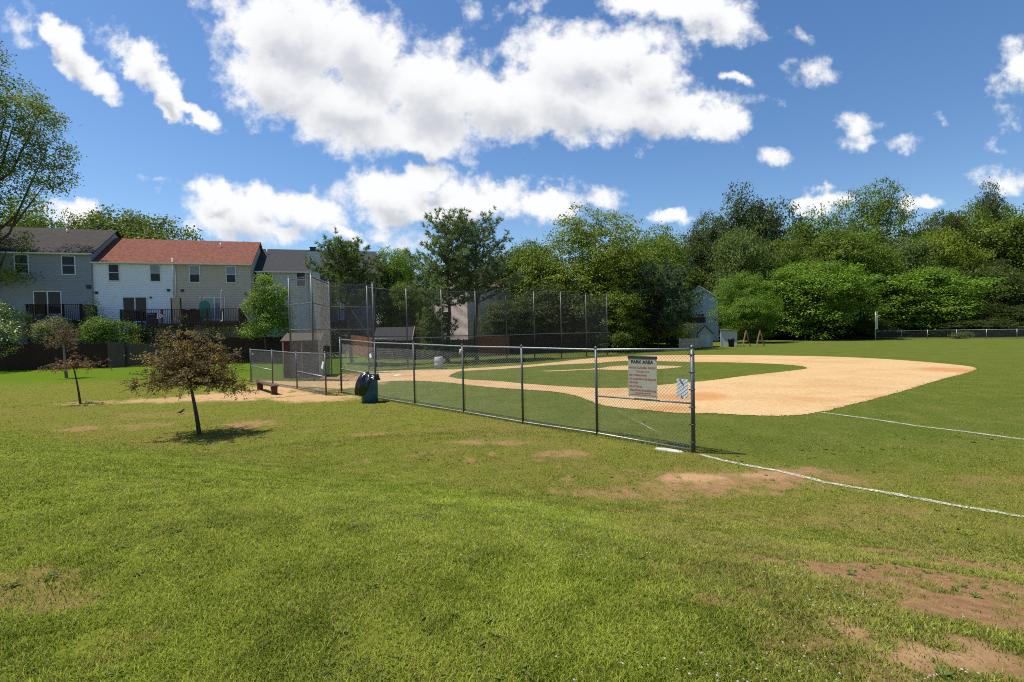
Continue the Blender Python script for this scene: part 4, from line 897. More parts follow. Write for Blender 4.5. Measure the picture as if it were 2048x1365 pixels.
def card(px, py, wpx, hpx, base, ang, tilt, name, label, m='paper', cat='card', off=.03):
    d = base.y; c = P(px, py, d - off); o = empty(name, c, ang, label, cat); w, h = wpx * d / F, hpx * d / F
    mb = MB(); mb.box(-w/2, -.004, -h/2, w/2, .004, h/2, Matrix.Rotation(tilt, 4, 'Y')); mb.build('panel', M[m], o)
    mb = MB(); mb.bar((0, .004, h * .3), (0, .03, h * .3), .008, .008); mb.build('tie', M['black'], o); return o
card(645, 731, 6, 14.5, LP[3][0], -.7, .35, 'white_card', 'white card tied askew beside the corner post of the lower fence')
card(505, 708.5, 4, 4, LP[0][0], -.4, .1, 'white_tag', 'tiny white tag on the first post of the lower fence')
card(741, 712, 8, 8, FP[5][0], FANG, -.3, 'pale_flyer', 'small crumpled pale flyer on the long fence behind the litter barrel')
def grey_bag():
    p = FP[3][0]; q = P(921.5, 703, p.y - .06); g = np.random.default_rng(4); mb = MB(); mb.lathe([(.01, .07), (.03, .05), (.05, .01), (.055, -.04), (.04, -.08), (.008, -.1)], 10, (0, 0, 0))
    mb.v = [tuple(np.array(v) * (1 + g.normal(0, .12))) for v in mb.v]; o = mb.build('plastic_bag', M['greybarrel']); o.location = q; tag(o, 'grey plastic bag caught on a post of the long fence', 'bag')
grey_bag()
def base_plate():
    mb = MB(); c = G(1344, 902); r = random.Random(4); n = 18; vs = []
    for k in range(n):
        t = 2 * pi * k / n; q = r.uniform(.8, 1.1); vs.append((.34 * cos(t) * q, .13 * sin(t) * q))
    top = [(x * .93, y * .93, .018) for x, y in vs]; bot = [(x, y, -.02) for x, y in vs]
    mb.add(bot + top, [(i, (i + 1) % n, n + (i + 1) % n, n + i) for i in range(n)] + [tuple(n + i for i in range(n))])
    o = mb.build('concrete_slab', M['rubber']); o.location = c + Vector((-.05, .02, 0)); o.rotation_euler = (0, 0, FANG + .15); tag(o, 'flat whitish slab lying at the foot of the fence end post', 'slab')
base_plate()
def stick():
    a, b = G(1773, 1163), G(1806, 1166); m_ = (a + b) / 2; mb = MB(); mb.tube([a - m_ + Vector((0, 0, .012)), Vector((.01, .01, .02)), b - m_ + Vector((0, 0, .01))], [.007, .009, .004], 6)
    o = mb.build('stick', M['bark']); o.location = m_; tag(o, 'short dark stick lying on the bare brown soil', 'stick')
stick()
def barrel_bin():
    c = G(740, 804.5); root = empty('litter_barrel', c, 0, 'teal blue litter barrel with a black bag spilling over its left side', 'bin'); R_ = .30; H = .92
    mb = MB(); mb.lathe([(R_ * .97, .0), (R_, .02), (R_, .29), (R_ * 1.03, .31), (R_, .33), (R_, .60), (R_ * 1.03, .62), (R_, .64), (R_, H - .02), (R_ * 1.03, H), (R_ * .97, H + .01)], 28); mb.build('barrel', M['bluebarrel'], root)
    g = np.random.default_rng(9); n = 64; rows = 20; mb = MB(); vs = []
    for i in range(rows):
        f = i / (rows - 1)
        for k in range(n):
            t = 2 * pi * k / n; left = ((cos(t - pi * 1.06) + 1) / 2) ** 1.5          # 1 on the left
            hang = .07 + .68 * left + .08 * sin(3 * t + 1)
            fold = .030 * sin(9 * t + 3 * f) + .022 * sin(17 * t - 4 * f) + .016 * sin(31 * t + 5 * f)
            if f < .45:
                q = f / .45; rr = R_ * 1.06 * q ** .6 + fold * q; zz = H + .03 + .11 * (1 - q) ** .7 * (1 + .8 * left) + .03 * sin(5 * t + 6 * q) * q + .05 * sin(2 * t + .6) * q
            else:
                q = (f - .45) / .55; rr = R_ * 1.06 + left * .13 * sin(pi * min(1, q * .95)) ** .7 + .06 * left * q + fold * (1 + q) - left * .10 * max(0, q - .75); zz = H + .03 + .03 * sin(5 * t + 6) * (1 - q) + .05 * sin(2 * t + .6) * (1 - q) - hang * q
            vs.append((rr * cos(t), rr * sin(t), zz + float(g.normal(0, .004))))
    fs = [(i*n+k, i*n+(k+1)%n, (i+1)*n+(k+1)%n, (i+1)*n+k) for i in range(rows-1) for k in range(n)]
    mb.add(vs, fs, True); mb.build('bin_bag', M['bag'], root)
barrel_bin()
def grey_drum():
    b = G(878, 738); mb = MB(); mb.lathe([(.27, 0), (.29, .03), (.30, .25), (.31, .27), (.30, .29), (.30, .55), (.31, .57), (.30, .59), (.29, .80), (.27, .82), (.25, .82), (.24, .76)], 24)
    o = mb.build('grey_drum', M['greybarrel']); o.location = b; tag(o, 'pale grey drum standing behind the backstop wing fence', 'drum')
grey_drum()
def bench():
    a, b = G(520, 780), G(549, 789.5); m_ = (a + b) / 2; ang = atan2(b.y - a.y, b.x - a.x); L_ = (b - a).length + .5
    root = empty('plank_bench', (m_.x, m_.y, m_.z), ang, 'low plank bench on two stumpy legs beside the lower fence', 'bench'); h = .36
    mb = MB(); mb.box(-L_/2, -.14, h, L_/2, .14, h + .05); mb.build('seat', M['deckwood'], root)
    for s in (-1, 1):
        mb = MB(); mb.box(s * (L_/2 - .28) - .06, -.12, -.04, s * (L_/2 - .28) + .06, .12, h - .11); mb.box(s * (L_/2 - .28) - .045, -.135, h - .108, s * (L_/2 - .28) + .045, .135, h - .002); mb.build('leg', M['deckwood'], root)
bench()
def home_plate():
    c = G(795, 751.5); mb = MB(); pts = [(-.22, -.22), (.22, -.22), (.22, .05), (0, .26), (-.22, .05)]; mb.add([(x, y, .0) for x, y in pts] + [(x * .97, y * .97, .022) for x, y in pts], [(5, 6, 7, 8, 9)] + [(i, (i + 1) % 5, 5 + (i + 1) % 5, 5 + i) for i in range(5)])
    o = mb.build('home_plate', M['paper']); o.location = (c.x, c.y, .008); o.rotation_euler = (0, 0, .9); tag(o, 'white rubber home plate set in the clay before the backstop', 'home plate')
home_plate()
def bird():
    c = G(362, 829); mb = MB(); mb.tube([(-.13, 0, .045), (-.08, 0, .06), (-.04, 0, .075), (.01, 0, .09), (.045, 0, .115), (.065, 0, .145), (.085, 0, .16), (.10, 0, .158), (.125, 0, .152)], [.008, .016, .032, .04, .034, .024, .023, .014, .002], 10)
    o = mb.build('bird', M['bird']); mb2 = MB()
    for s in (-1, 1): mb2.tube([(.0, s * .015, .06), (-.005, s * .018, .03), (.01, s * .018, -.01)], .003, 5)
    mb2.build('legs', M['timber'], o); o.location = c; o.rotation_euler = (0, 0, .3); tag(o, 'small dark bird standing on the lawn left of the nearest small tree', 'bird')
bird()

# ------------------------------------------------------------------ the red shed behind the backstop
def red_shed():
    a = G(568, 757); b = G(640, 754); W = (b - a).length; ang = atan2(b.y - a.y, b.x - a.x); D = 1.9; h0, h1 = 2.15, 2.55
    root = empty('equipment_shed', a, ang, 'dark red board shed with pale corner posts behind the backstop', 'shed')
    mb = MB(); mb.add([(0,0,0),(W,0,0),(W,D,0),(0,D,0),(0,0,h0),(W,0,h0),(W,D,h1),(0,D,h1)], [(3,2,1,0),(4,5,6,7),(0,1,5,4),(1,2,6,5),(2,3,7,6),(3,0,4,7)])
    for k in range(1, 17): z = k * h0 / 17; mb.box(.06, -.008, z, W - .06, -.001, z + .012)
    mb.build('wall', M['shed_red'], root)
    mb = MB(); mb.add([(-.12,-.18,h0+.01),(W+.12,-.18,h0+.01),(W+.12,D+.15,h1+.06),(-.12,D+.15,h1+.06),(-.12,-.18,h0+.07),(W+.12,-.18,h0+.07),(W+.12,D+.15,h1+.12),(-.12,D+.15,h1+.12)], [(3,2,1,0),(4,5,6,7),(0,1,5,4),(1,2,6,5),(2,3,7,6),(3,0,4,7)]); mb.build('roof', M['oldwood'], root)
    for x in (-.03, W * .5, W - .03):
        mb = MB(); mb.box(x, -.05, 0, x + .06, -.01, h0); mb.build('corner_post', M['palewood'], root)
    mb = MB(); mb.box(W * .56, -.03, .1, W * .93, -.012, 1.95); mb.build('door', M['brownwood'], root)
red_shed()

# ------------------------------------------------------------------ townhouses
EA = P(188, 660, 47.0); EB = P(503, 660, 50.8); HANG = atan2(EB.y - EA.y, EB.x - EA.x); HZ = .45
HM = Matrix.Translation((EA.x, EA.y, HZ)) @ Matrix.Rotation(HANG, 4, 'Z'); HI = HM.inverted()
def hl(px, py, y=0.0):
    """local row coordinates of the point of the plane y that a pixel shows"""
    o = HI @ EYE; v = HI.to_3x3() @ raydir(px, py); t = (y - o.y) / v.y; return o + v * t
def lapwall(mb, x0, x1, z0, z1, y, lap=.17, th=.032):
    n = max(1, int((z1 - z0) / lap)); dz = (z1 - z0) / n
    for k in range(n):
        a = z0 + k * dz; mb.add([(x0, y - th, a), (x1, y - th, a), (x1, y - .002, a + dz), (x0, y - .002, a + dz), (x0, y, a), (x1, y, a)], [(0, 1, 2, 3), (4, 5, 1, 0)])
def window(root, x0, z0, x1, z1, y, kind='sash', blind=False, name='window'):
    t = .075; mb = MB(); mb.box(x0, y - .06, z0, x0 + t, y + .01, z1); mb.box(x1 - t, y - .06, z0, x1, y + .01, z1); mb.box(x0 + t, y - .06, z1 - t, x1 - t, y + .01, z1); mb.box(x0 + t, y - .06, z0, x1 - t, y + .01, z0 + t)
    if kind == 'sash': zm = (z0 + z1) / 2; mb.box(x0 + t, y - .05, zm - .025, x1 - t, y + .01, zm + .025)
    else: xm = (x0 + x1) / 2; mb.box(xm - .05, y - .05, z0 + t, xm + .05, y + .01, z1 - t)
    f = mb.build(name, M['trim'], root)
    if kind == 'sash':
        mb = MB(); mb.box(x0 + t, y - .03, zm + .026, x1 - t, y - .022, z1 - t); mb.build('pane', M['blind' if blind else 'glass'], f)
        mb = MB(); mb.box(x0 + t, y - .03, z0 + t, x1 - t, y - .022, zm - .026); mb.build('pane', M['glass'], f)
    else:
        for a, b in ((x0 + t, xm - .051), (xm + .051, x1 - t)): mb = MB(); mb.box(a, y - .03, z0 + t, b, y - .022, z1 - t); mb.build('pane', M['blind' if blind else 'glass'], f)
    return f
def townhouse(x0, x1, ze, zr, y, D, wall, roofm, label, over=(0.0, 0.0)):
    root = empty('townhouse', HM @ Vector((0, 0, 0)), HANG, label, 'house', 'row of townhouses beyond the back fence')
    mb = MB(); mb.box(x0, y, -.5, x1, y + D, ze); lapwall(mb, x0, x1, -.3, ze, y)
    ym = y + D / 2
    for x in (x0 + .01, x1 - .01): mb.add([(x, y, ze), (x, y + D, ze), (x, ym, zr - .15)], [(0, 1, 2)])
    mb.build('wall', wall, root)
    e = .35; sl = (zr - ze) / (D / 2); za = ze - e * sl + .12
    mb = MB(); a0, a1 = x0 - over[0], x1 + over[1]
    for s in (0, 1):
        ya, yb = (y - e, ym) if s == 0 else (y + D + e, ym)
        vs = [(a0, ya, za), (a1, ya, za), (a1, yb, zr + .12), (a0, yb, zr + .12)]; lo = [(p[0], p[1], p[2] - .1) for p in vs]
        fs = [(0, 1, 2, 3), (7, 6, 5, 4), (0, 4, 5, 1), (1, 5, 6, 2), (3, 7, 4, 0)]
        if s: fs = [f[::-1] for f in fs]
        mb.add(vs + lo, fs)
    mb.build('roof', roofm, root)
    mb = MB(); mb.box(a0 + .02, y - e - .10, za - .10, a1 - .02, y - e - .005, za + .0); mb.build('gutter', M['trim'], root)
    mb = MB(); mb.box(x0 + .01, y - e + .02, za - .13, x1 - .01, y - .02, za - .105); mb.build('soffit', M['trim'], root)
    return root
def lw(root, ax0, ay0, ax1, ay1, y=0.0, kind='sash', blind=False, name='window', zmin=None):
    a, b = hl(ax0, ay1, y - .05), hl(ax1, ay0, y - .05); return window(root, a.x, a.z if zmin is None else zmin, b.x, b.z, y - .018, kind, blind, name)
S_GREY = siding('blue_grey_siding', (.29, .295, .325)); S_WHITE = siding('white_siding', (.80, .81, .84)); S_TAN = siding('tan_siding', (.54, .45, .355)); S_PALE = siding('pale_grey_siding', (.50, .51, .51)); S_DARK = siding('dark_grey_siding', (.13, .13, .14))
X0 = hl(188, 600).x; X1 = hl(350, 600).x; X2 = hl(503, 600).x; XL = hl(-150, 600).x
zeW = hl(300, 524, -.35).z; zeG = hl(120, 505, -.35).z; D = 9.5
zrW = hl(330, 482, D / 2).z; zrG = hl(90, 459, D / 2).z
h1 = townhouse(XL, X0 - .004, zeG, zrG, -.25, D + .5, S_GREY, M['shingle_dark'], 'blue-grey sided townhouse with dark roof at the left edge', (0, .25))
lw(h1, 29, 509.5, 57, 547.6, -.25); lw(h1, 123.4, 512, 150.3, 550, -.25); lw(h1, 68, 582.7, 122.6, 630, -.25, 'slide', name='patio_door')
h2 = townhouse(X0, X1 - .002, zeW, zrW, 0, D, S_WHITE, M['shingle_red'], 'white sided townhouse under the left half of the red roof', (0, 0))
lw(h2, 216.7, 528.4, 238.6, 563); lw(h2, 300, 529.7, 321, 564, 0, 'sash', True); lw(h2, 246.5, 594, 294, 645, 0, 'slide', name='patio_door')
h3 = townhouse(X1 + .002, X2, zeW, zrW, 0, D, S_TAN, M['shingle_red'], 'tan sided townhouse under the right half of the red roof', (0, .2))
lw(h3, 378.7, 531.4, 399.8, 566, 0, 'sash', True); lw(h3, 452, 533, 471.8, 566.6, 0, 'sash', True); lw(h3, 408.5, 594.7, 449.5, 640, 0, 'slide', True, name='patio_door')
SB = 1.6                                             # the right pair stands further back
X3 = hl(618, 600, SB).x; X4 = hl(752, 600, SB).x; zeP = hl(560, 541.5, SB - .35).z; zrP = hl(600, 502, SB + 4.6).z
h4 = townhouse(X2 + .22, X3, zeP, zrP, SB, 9.2, S_PALE, M['shingle_grey'], 'pale grey townhouse with charcoal roof right of the red roof', (.1, 0))
lw(h4, 523, 544, 545, 574, SB); lw(h4, 592.5, 545, 611, 574, SB); lw(h4, 503, 622, 522, 637, SB, 'slide')
h5 = townhouse(X3 + .004, X4, zeP, zrP, SB, 9.2, S_DARK, M['shingle_grey'], 'dark grey end townhouse with charcoal roof and tall chimney chase', (0, .3))
lw(h5, 655, 549, 671.5, 570, SB, 'sash', True); lw(h5, 714, 557, 731, 580, SB); lw(h5, 676, 601, 688, 640, SB, 'slide', True, name='patio_door')
def chimney():
    a = hl(618, 560, SB - .8); b = hl(640, 560, SB - .8); zt = hl(628, 503, SB - .8).z
    mb = MB(); mb.box(a.x, SB - .8, -.3, b.x, SB - .03, zt); lapwall(mb, a.x, b.x, 0, zt, SB - .8); mb.build('chimney_chase', S_PALE, h5)
    c = hl(626, 500, SB - .4); mb = MB(); mb.box(a.x - .03, SB - .83, zt + .002, b.x + .03, SB - .0, zt + .06); mb.box(c.x - .28, SB - .65, zt + .06, c.x + .28, SB - .15, zt + .42); mb.box(c.x - .34, SB - .7, zt + .422, c.x + .34, SB - .1, zt + .48); mb.build('chimney_cap', M['metal'], h5)
chimney()
def pipe(root, px, py0, py1, y, r=.045, m='trim', name='downspout'):
    a, b = hl(px, py1, y), hl(px, py0, y); mb = MB(); mb.tube([(a.x, y, a.z), (a.x, y, b.z)], r, 8); return mb.build(name, M[m], root)
pipe(h2, 347, 516, 596, -.10, .04, 'trim', 'vent_pipe'); pipe(h3, 353, 527, 620, -.09); pipe(h4, 504.5, 541, 640, SB - .1, .06); pipe(h5, 749, 548, 640, SB - .1, .05)
def vent(root, px, py, D_, y, zroof):
    p = hl(px, py, y); mb = MB(); mb.tube([(p.x, y, p.z - .4), (p.x, y, p.z + .25)], .06, 8); mb.build('roof_vent', M['trim'], root)
vent(h2, 203, 480, D, 3.3, zrW); vent(h3, 441, 491, D, 3.3, zrW); vent(h1, 134, 463, D, 3.9, zrG); vent(h4, 534, 503, D, SB + 3.4, zrP)
def wallbox(root, px, py, s, y, m='metal', name='wall_vent'):
    p = hl(px, py, y); mb = MB(); mb.box(p.x - s, y - .12, p.z - s, p.x + s, y - .02, p.z + s); mb.build(name, M[m], root)
wallbox(h1, 178, 574, .17, -.25); wallbox(h2, 337.5, 581, .12, 0); wallbox(h3, 365, 581.5, .12, 0); wallbox(h3, 492.5, 588, .12, 0); wallbox(h2, 193.5, 586, .12, 0); wallbox(h2, 302, 595.5, .08, 0, 'metal', 'lamp'); wallbox(h3, 400.5, 596, .09, 0, 'trim', 'lamp')
def deck(px0, px1, rail_py, floor_py, label, m='deckwood', depth=3.2, y0=0.0, stair=None):
    yf = y0 - depth; a, b = hl(px0, floor_py, yf), hl(px1, floor_py, yf); zr = hl((px0 + px1) / 2, rail_py, yf).z; zf = a.z * .5 + b.z * .5; g0 = -.35
    root = empty('wooden_deck', HM @ Vector((0, 0, 0)), HANG, label, 'deck', 'raised wooden decks behind the townhouses')
    mb = MB()
    n = int((b.x - a.x) / .15)
    for k in range(n): x = a.x + (b.x - a.x) * k / n; mb.box(x, yf, zf - .04, x + (b.x - a.x) / n - .008, y0 - .05, zf)
    mb.build('floor', M[m], root); mb = MB(); mb.box(a.x, yf - .04, zf - .28, b.x, yf - .002, zf - .002); mb.box(a.x - .04, yf, zf - .28, a.x - .002, y0 - .05, zf - .002); mb.box(b.x + .002, yf, zf - .28, b.x + .04, y0 - .05, zf - .002); mb.build('rim_joist', M[m], root)
    for k in range(4): x = a.x + .06 + (b.x - a.x - .12) * k / 3; mb = MB(); mb.box(x - .06, yf + .01, zf + .002, x + .06, yf + .12, zr - .045); mb.build('rail_post', M[m], root)
    for x in (a.x + .06, b.x - .06): mb = MB(); mb.box(x - .05, y0 - .25, zf + .002, x + .05, y0 - .15, zr - .045); mb.build('rail_post', M[m], root)
    for k in range(3):
        x = a.x + .12 + (b.x - a.x - .24) * k / 2; mb = MB(); mb.box(x - .08, yf + .02, g0, x + .08, yf + .18, zf - .285); mb.build('support_post', M[m], root)
    mb = MB(); mb.box(a.x - .05, yf - .02, zr - .04, b.x + .05, yf + .14, zr); mb.box(a.x + .02, yf + .142, zr - .04, a.x + .12, y0 - .08, zr); mb.box(b.x - .12, yf + .142, zr - .04, b.x - .02, y0 - .08, zr); mb.build('handrail', M[m], root)
    mb = MB(); n = int((b.x - a.x) / .14)
    for k in range(n): x = a.x + .1 + (b.x - a.x - .2) * k / (n - 1); mb.box(x - .02, yf - .018, zf - .1, x + .02, yf + .008, zr - .042)
    for x in (a.x + .07, b.x - .07):
        for k in range(18): y = yf + .2 + (depth - .45) * k / 17; mb.box(x - .02, y - .02, zf + .01, x + .02, y + .02, zr - .042)
    mb.build('balusters', M[m], root)
    if stair:
        sx, dirx = (b.x, 1) if stair == 'right' else (a.x, -1); mb = MB(); run = 2.6
        for yy in (yf + .1, yf + 1.0): mb.bar((sx + dirx * .06, yy, zf - .12), (sx + dirx * run, yy, g0 + .1), .05, .28)
        for k in range(10): f = (k + .5) / 10; mb.box(sx + dirx * run * f - .14, yf + .13, zf + (g0 - zf) * f, sx + dirx * run * f + .14, yf + .97, zf + (g0 - zf) * f + .04)
        mb.build('stairs', M['deckwood'], root); mb = MB()
        for yy in (yf + .06,): mb.bar((sx + dirx * .08, yy, zr), (sx + dirx * run, yy, g0 + 1.05), .16, .06); mb.box(sx + dirx * run - .05, yy - .05, g0, sx + dirx * run + .05, yy + .05, g0 + 1.03)
        mb.build('stair_rail', M['palewood'], root)
    return root, a, b, zf, zr, yf
dk1 = deck(52, 163, 608.5, 641, 'dark brown wooden deck on the blue-grey townhouse', 'brownwood', 3.0, -.25)
dk2 = deck(240, 366, 619, 648, 'weathered wooden deck on posts behind the white townhouse', 'deckwood', 3.2)
dk3 = deck(380, 480, 617.5, 643, 'wooden deck with stairs behind the tan townhouse', 'deckwood', 3.2, 0, 'right')
dk5 = deck(640, 700, 618, 645, 'dark wooden deck with pale stair rails behind the pines', 'brownwood', 3.0, SB, 'right')
def row_obj(px, py, y, name, label, cat): return empty(name, HM @ Vector((hl(px, py, y).x, y, hl(px, py, y).z)), HANG, label, cat)
def on_deck(px, y, zf, name, label, cat): x = hl(px, 630, y).x; return empty(name, HM @ Vector((x, y, zf)), HANG, label, cat)
def umbrella():
    r = on_deck(445, -1.6, dk3[3], 'patio_umbrella', 'closed beige patio umbrella on the tan townhouse deck', 'umbrella'); h = hl(445, 580, -1.6).z - dk3[3]
    mb = MB(); mb.lathe([(.02, 0), (.25, 0), (.25, .06), (.05, .1), (.025, .12), (.025, h - .02)], 14); mb.build('pole', M['trim'], r)
    mb = MB(); mb.lathe([(.10, h * .32), (.17, h * .36), (.13, h * .5), (.10, h * .8), (.12, h * .87), (.05, h * .97), (.01, h)], 12); mb.v = [(x * (1 + .18 * sin(5 * atan2(y, x))), y * (1 + .18 * sin(5 * atan2(y, x))), z) for x, y, z in mb.v]; mb.build('canopy', M['canvas'], r)
umbrella()
def patio_chair():
    r = on_deck(410, -2.2, dk3[3], 'patio_chair', 'teal green high-backed chair on the tan townhouse deck', 'chair'); w = .46; top = hl(410, 601, -2.2).z - dk3[3]
    mb = MB(); pts = [(-w, 0), (w, 0), (w, top * .75)] + [(w * cos(t), top * .75 + top * .25 * sin(t)) for t in np.linspace(.2, pi - .2, 9)] + [(-w, top * .75)]; n = len(pts)
    pts = [(x, max(z, .45)) for x, z in pts]; mb.add([(x, -.04, z) for x, z in pts] + [(x, .04, z) for x, z in pts], [tuple(range(n)), tuple(range(n, 2 * n))[::-1]] + [(i, n + i, n + (i + 1) % n, (i + 1) % n) for i in range(n)]); mb.build('backrest', M['green'], r)
    mb = MB(); mb.box(-w, .045, .40, w, .55, .46); mb.build('seat', M['green'], r)
    for sx in (-1, 1):
        for yy in (.0, .5): mb = MB(); mb.box(sx * w * .9 - .03, yy - .03, 0, sx * w * .9 + .03, yy + .03, .398); mb.build('leg', M['green'], r)
patio_chair()
def privacy():
    a, b = hl(344, 618, -1.4), hl(361, 618, -1.4); zt = hl(352, 597, -1.4).z; r = empty('privacy_screen', HM @ Vector(((a.x + b.x) / 2, -1.4, dk2[3])), HANG, 'upright board privacy screen at the right end of the white townhouse deck', 'screen'); w = (b.x - a.x) / 2; mb = MB()
    for k in range(6): x = -w + 2 * w * k / 6; mb.box(x, -.02, .05, x + w / 3 - .01, .02, zt - dk2[3])
    mb.build('boards', M['palewood'], r); mb = MB(); mb.box(-w - .08, -.05, 0, -w - .002, .05, zt - dk2[3] + .05); mb.box(w + .002, -.05, 0, w + .08, .05, zt - dk2[3] + .05); mb.build('post', M['brownwood'], r)
privacy()
def grill():
    r = on_deck(305, -1.2, dk2[3], 'barbecue_grill', 'dark barbecue grill on the white townhouse deck', 'grill'); mb = MB(); mb.box(-.38, -.25, .0, .38, .25, .75); mb.build('cabinet', M['metal'], r)
    mb = MB(); mb.tube([(-.37, 0, .86), (.37, 0, .86)], .22, 14); mb.build('lid', M['black'], r); mb = MB(); mb.tube([(-.25, -.26, .9), (.25, -.26, .9)], .015, 6); mb.build('handle', M['trim'], r)
grill()
def bunting():
    c = hl(318, 632, -3.3); r = empty('banner', HM @ Vector((c.x, -3.3, c.z)), HANG, 'red and white striped cloth hanging on the white townhouse deck railing', 'banner')
    for k in range(7):
        mb = MB(); a0 = -.1 + k * .2; a1 = a0 + .2; R_ = .62
        def q(a, rr): return (rr * sin(a - .2) - .1, -.006 * (k % 2), .35 - rr * cos(a - .2))
        mb.add([q(a0, .12), q(a1, .12), q(a1, R_), q(a0, R_)] + [(x, y - .01, z) for x, y, z in (q(a0, .12), q(a1, .12), q(a1, R_), q(a0, R_))], [(0, 1, 2, 3), (7, 6, 5, 4), (0, 4, 5, 1), (2, 6, 7, 3)]); mb.build('stripe', M['bandred' if k % 2 == 0 else 'paper'], r)
bunting()
def paddling():
    c = hl(279, 641, -2.2); o = MB().lathe([(.35, 0), (.42, .04), (.44, .22), (.40, .24), (.36, .06), (.05, .05)], 20).build('paddling_pool', M['blue']); o.location = HM @ Vector((c.x, -2.2, dk2[3] + .002)); tag(o, 'small bright blue paddling pool on the white townhouse deck', 'paddling pool')
paddling()

# ------------------------------------------------------------------ back garden fences
def board_fence(pts, h, m, label, name='board_fence', step=.14, group='wooden back garden fences', lattice=False):
    pts = [Vector((p.x, p.y, float(gz(p.x, p.y)))) for p in pts]; o = pts[0]; root = empty(name, o, 0, label, 'fence', group); bo = MB(); r = random.Random(len(label)); rl = MB()
    for a, b in zip(pts, pts[1:]):
        d = b - a; L_ = d.xy.length; e = d / L_; nrm = Vector((-e.y, e.x, 0)).normalized(); n = max(2, int(L_ / step))
        for k in range(n):
            c = a + e * (L_ * (k + .5) / n) - o; hh = h + r.uniform(-.025, .025); w = L_ / n * .5 - .004
            vs = [c - e * w - nrm * .01, c + e * w - nrm * .01, c + e * w + nrm * .01, c - e * w + nrm * .01]; up = Vector((0, 0, hh)); bo.add([v + Vector((0, 0, .02)) for v in vs] + [v + up for v in vs], [(3,2,1,0),(4,5,6,7),(0,1,5,4),(1,2,6,5),(2,3,7,6),(3,0,4,7)])
        for f in (.2, .8): rl.bar(a - o + Vector((0, 0, h * f)) + nrm * .035, b - o + Vector((0, 0, h * f)) + nrm * .035, .045, .09)
    bo.build('boards', M[m], root); rl.build('rails', M[m], root)
    for a, b in zip(pts, pts[1:]):
        L_ = (b - a).xy.length; n = max(1, round(L_ / 2.4))
        for k in range(n):
            p = a.lerp(b, k / n) - o; mb = MB(); nr = Vector((-(b - a).y, (b - a).x, 0)).normalized() * .075; mb.box(p.x - .05 + nr.x, p.y - .05 + nr.y, p.z - .1, p.x + .05 + nr.x, p.y + .05 + nr.y, p.z + h + .06); mb.build('post', M[m], root)
    if lattice:
        mb = MB(); a, b = pts[0] - o, pts[-1] - o; L_ = (b - a).length; e = (b - a) / L_; n = int(L_ / .16)
        for k in range(n):
            s = k * .16
            for sg in (0, 1):
                p = a + e * (s + (.28 if sg else 0)) + Vector((0, 0, h + .02)); q = a + e * (s + (0 if sg else .28)) + Vector((0, 0, h + .30)); mb.bar(p + Vector((0, .006 * sg, 0)), q + Vector((0, .006 * sg, 0)), .006, .03, (0, 1, 0))
        mb.bar(a + Vector((0, 0, h + .32)), b + Vector((0, 0, h + .32)), .06, .04); mb.build('lattice', M[m], root)
    return root
def fp(px, d): p = P(px, 660, d); return p
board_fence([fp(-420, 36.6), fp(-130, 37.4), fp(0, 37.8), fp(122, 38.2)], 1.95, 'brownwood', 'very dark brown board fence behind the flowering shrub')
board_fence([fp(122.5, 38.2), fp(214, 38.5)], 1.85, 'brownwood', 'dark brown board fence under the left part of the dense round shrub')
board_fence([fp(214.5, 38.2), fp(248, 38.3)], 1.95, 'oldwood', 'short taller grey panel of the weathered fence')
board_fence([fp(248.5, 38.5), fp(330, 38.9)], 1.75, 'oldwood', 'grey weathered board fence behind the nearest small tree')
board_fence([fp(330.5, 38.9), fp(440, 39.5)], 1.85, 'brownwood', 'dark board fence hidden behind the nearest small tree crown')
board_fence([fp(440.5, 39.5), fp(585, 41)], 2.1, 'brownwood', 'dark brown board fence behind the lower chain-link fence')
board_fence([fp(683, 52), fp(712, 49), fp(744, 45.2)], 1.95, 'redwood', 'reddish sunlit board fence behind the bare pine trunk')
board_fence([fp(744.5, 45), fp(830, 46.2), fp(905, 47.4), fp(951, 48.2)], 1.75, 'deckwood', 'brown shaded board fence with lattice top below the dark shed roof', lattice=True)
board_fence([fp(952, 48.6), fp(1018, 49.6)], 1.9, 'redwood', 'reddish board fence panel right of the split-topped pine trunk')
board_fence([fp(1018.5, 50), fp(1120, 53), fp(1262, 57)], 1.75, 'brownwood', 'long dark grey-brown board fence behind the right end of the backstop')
board_fence([fp(818, 52), fp(850, 53.5)], 3.1, 'redwood', 'tall reddish board screen left of the pink house')

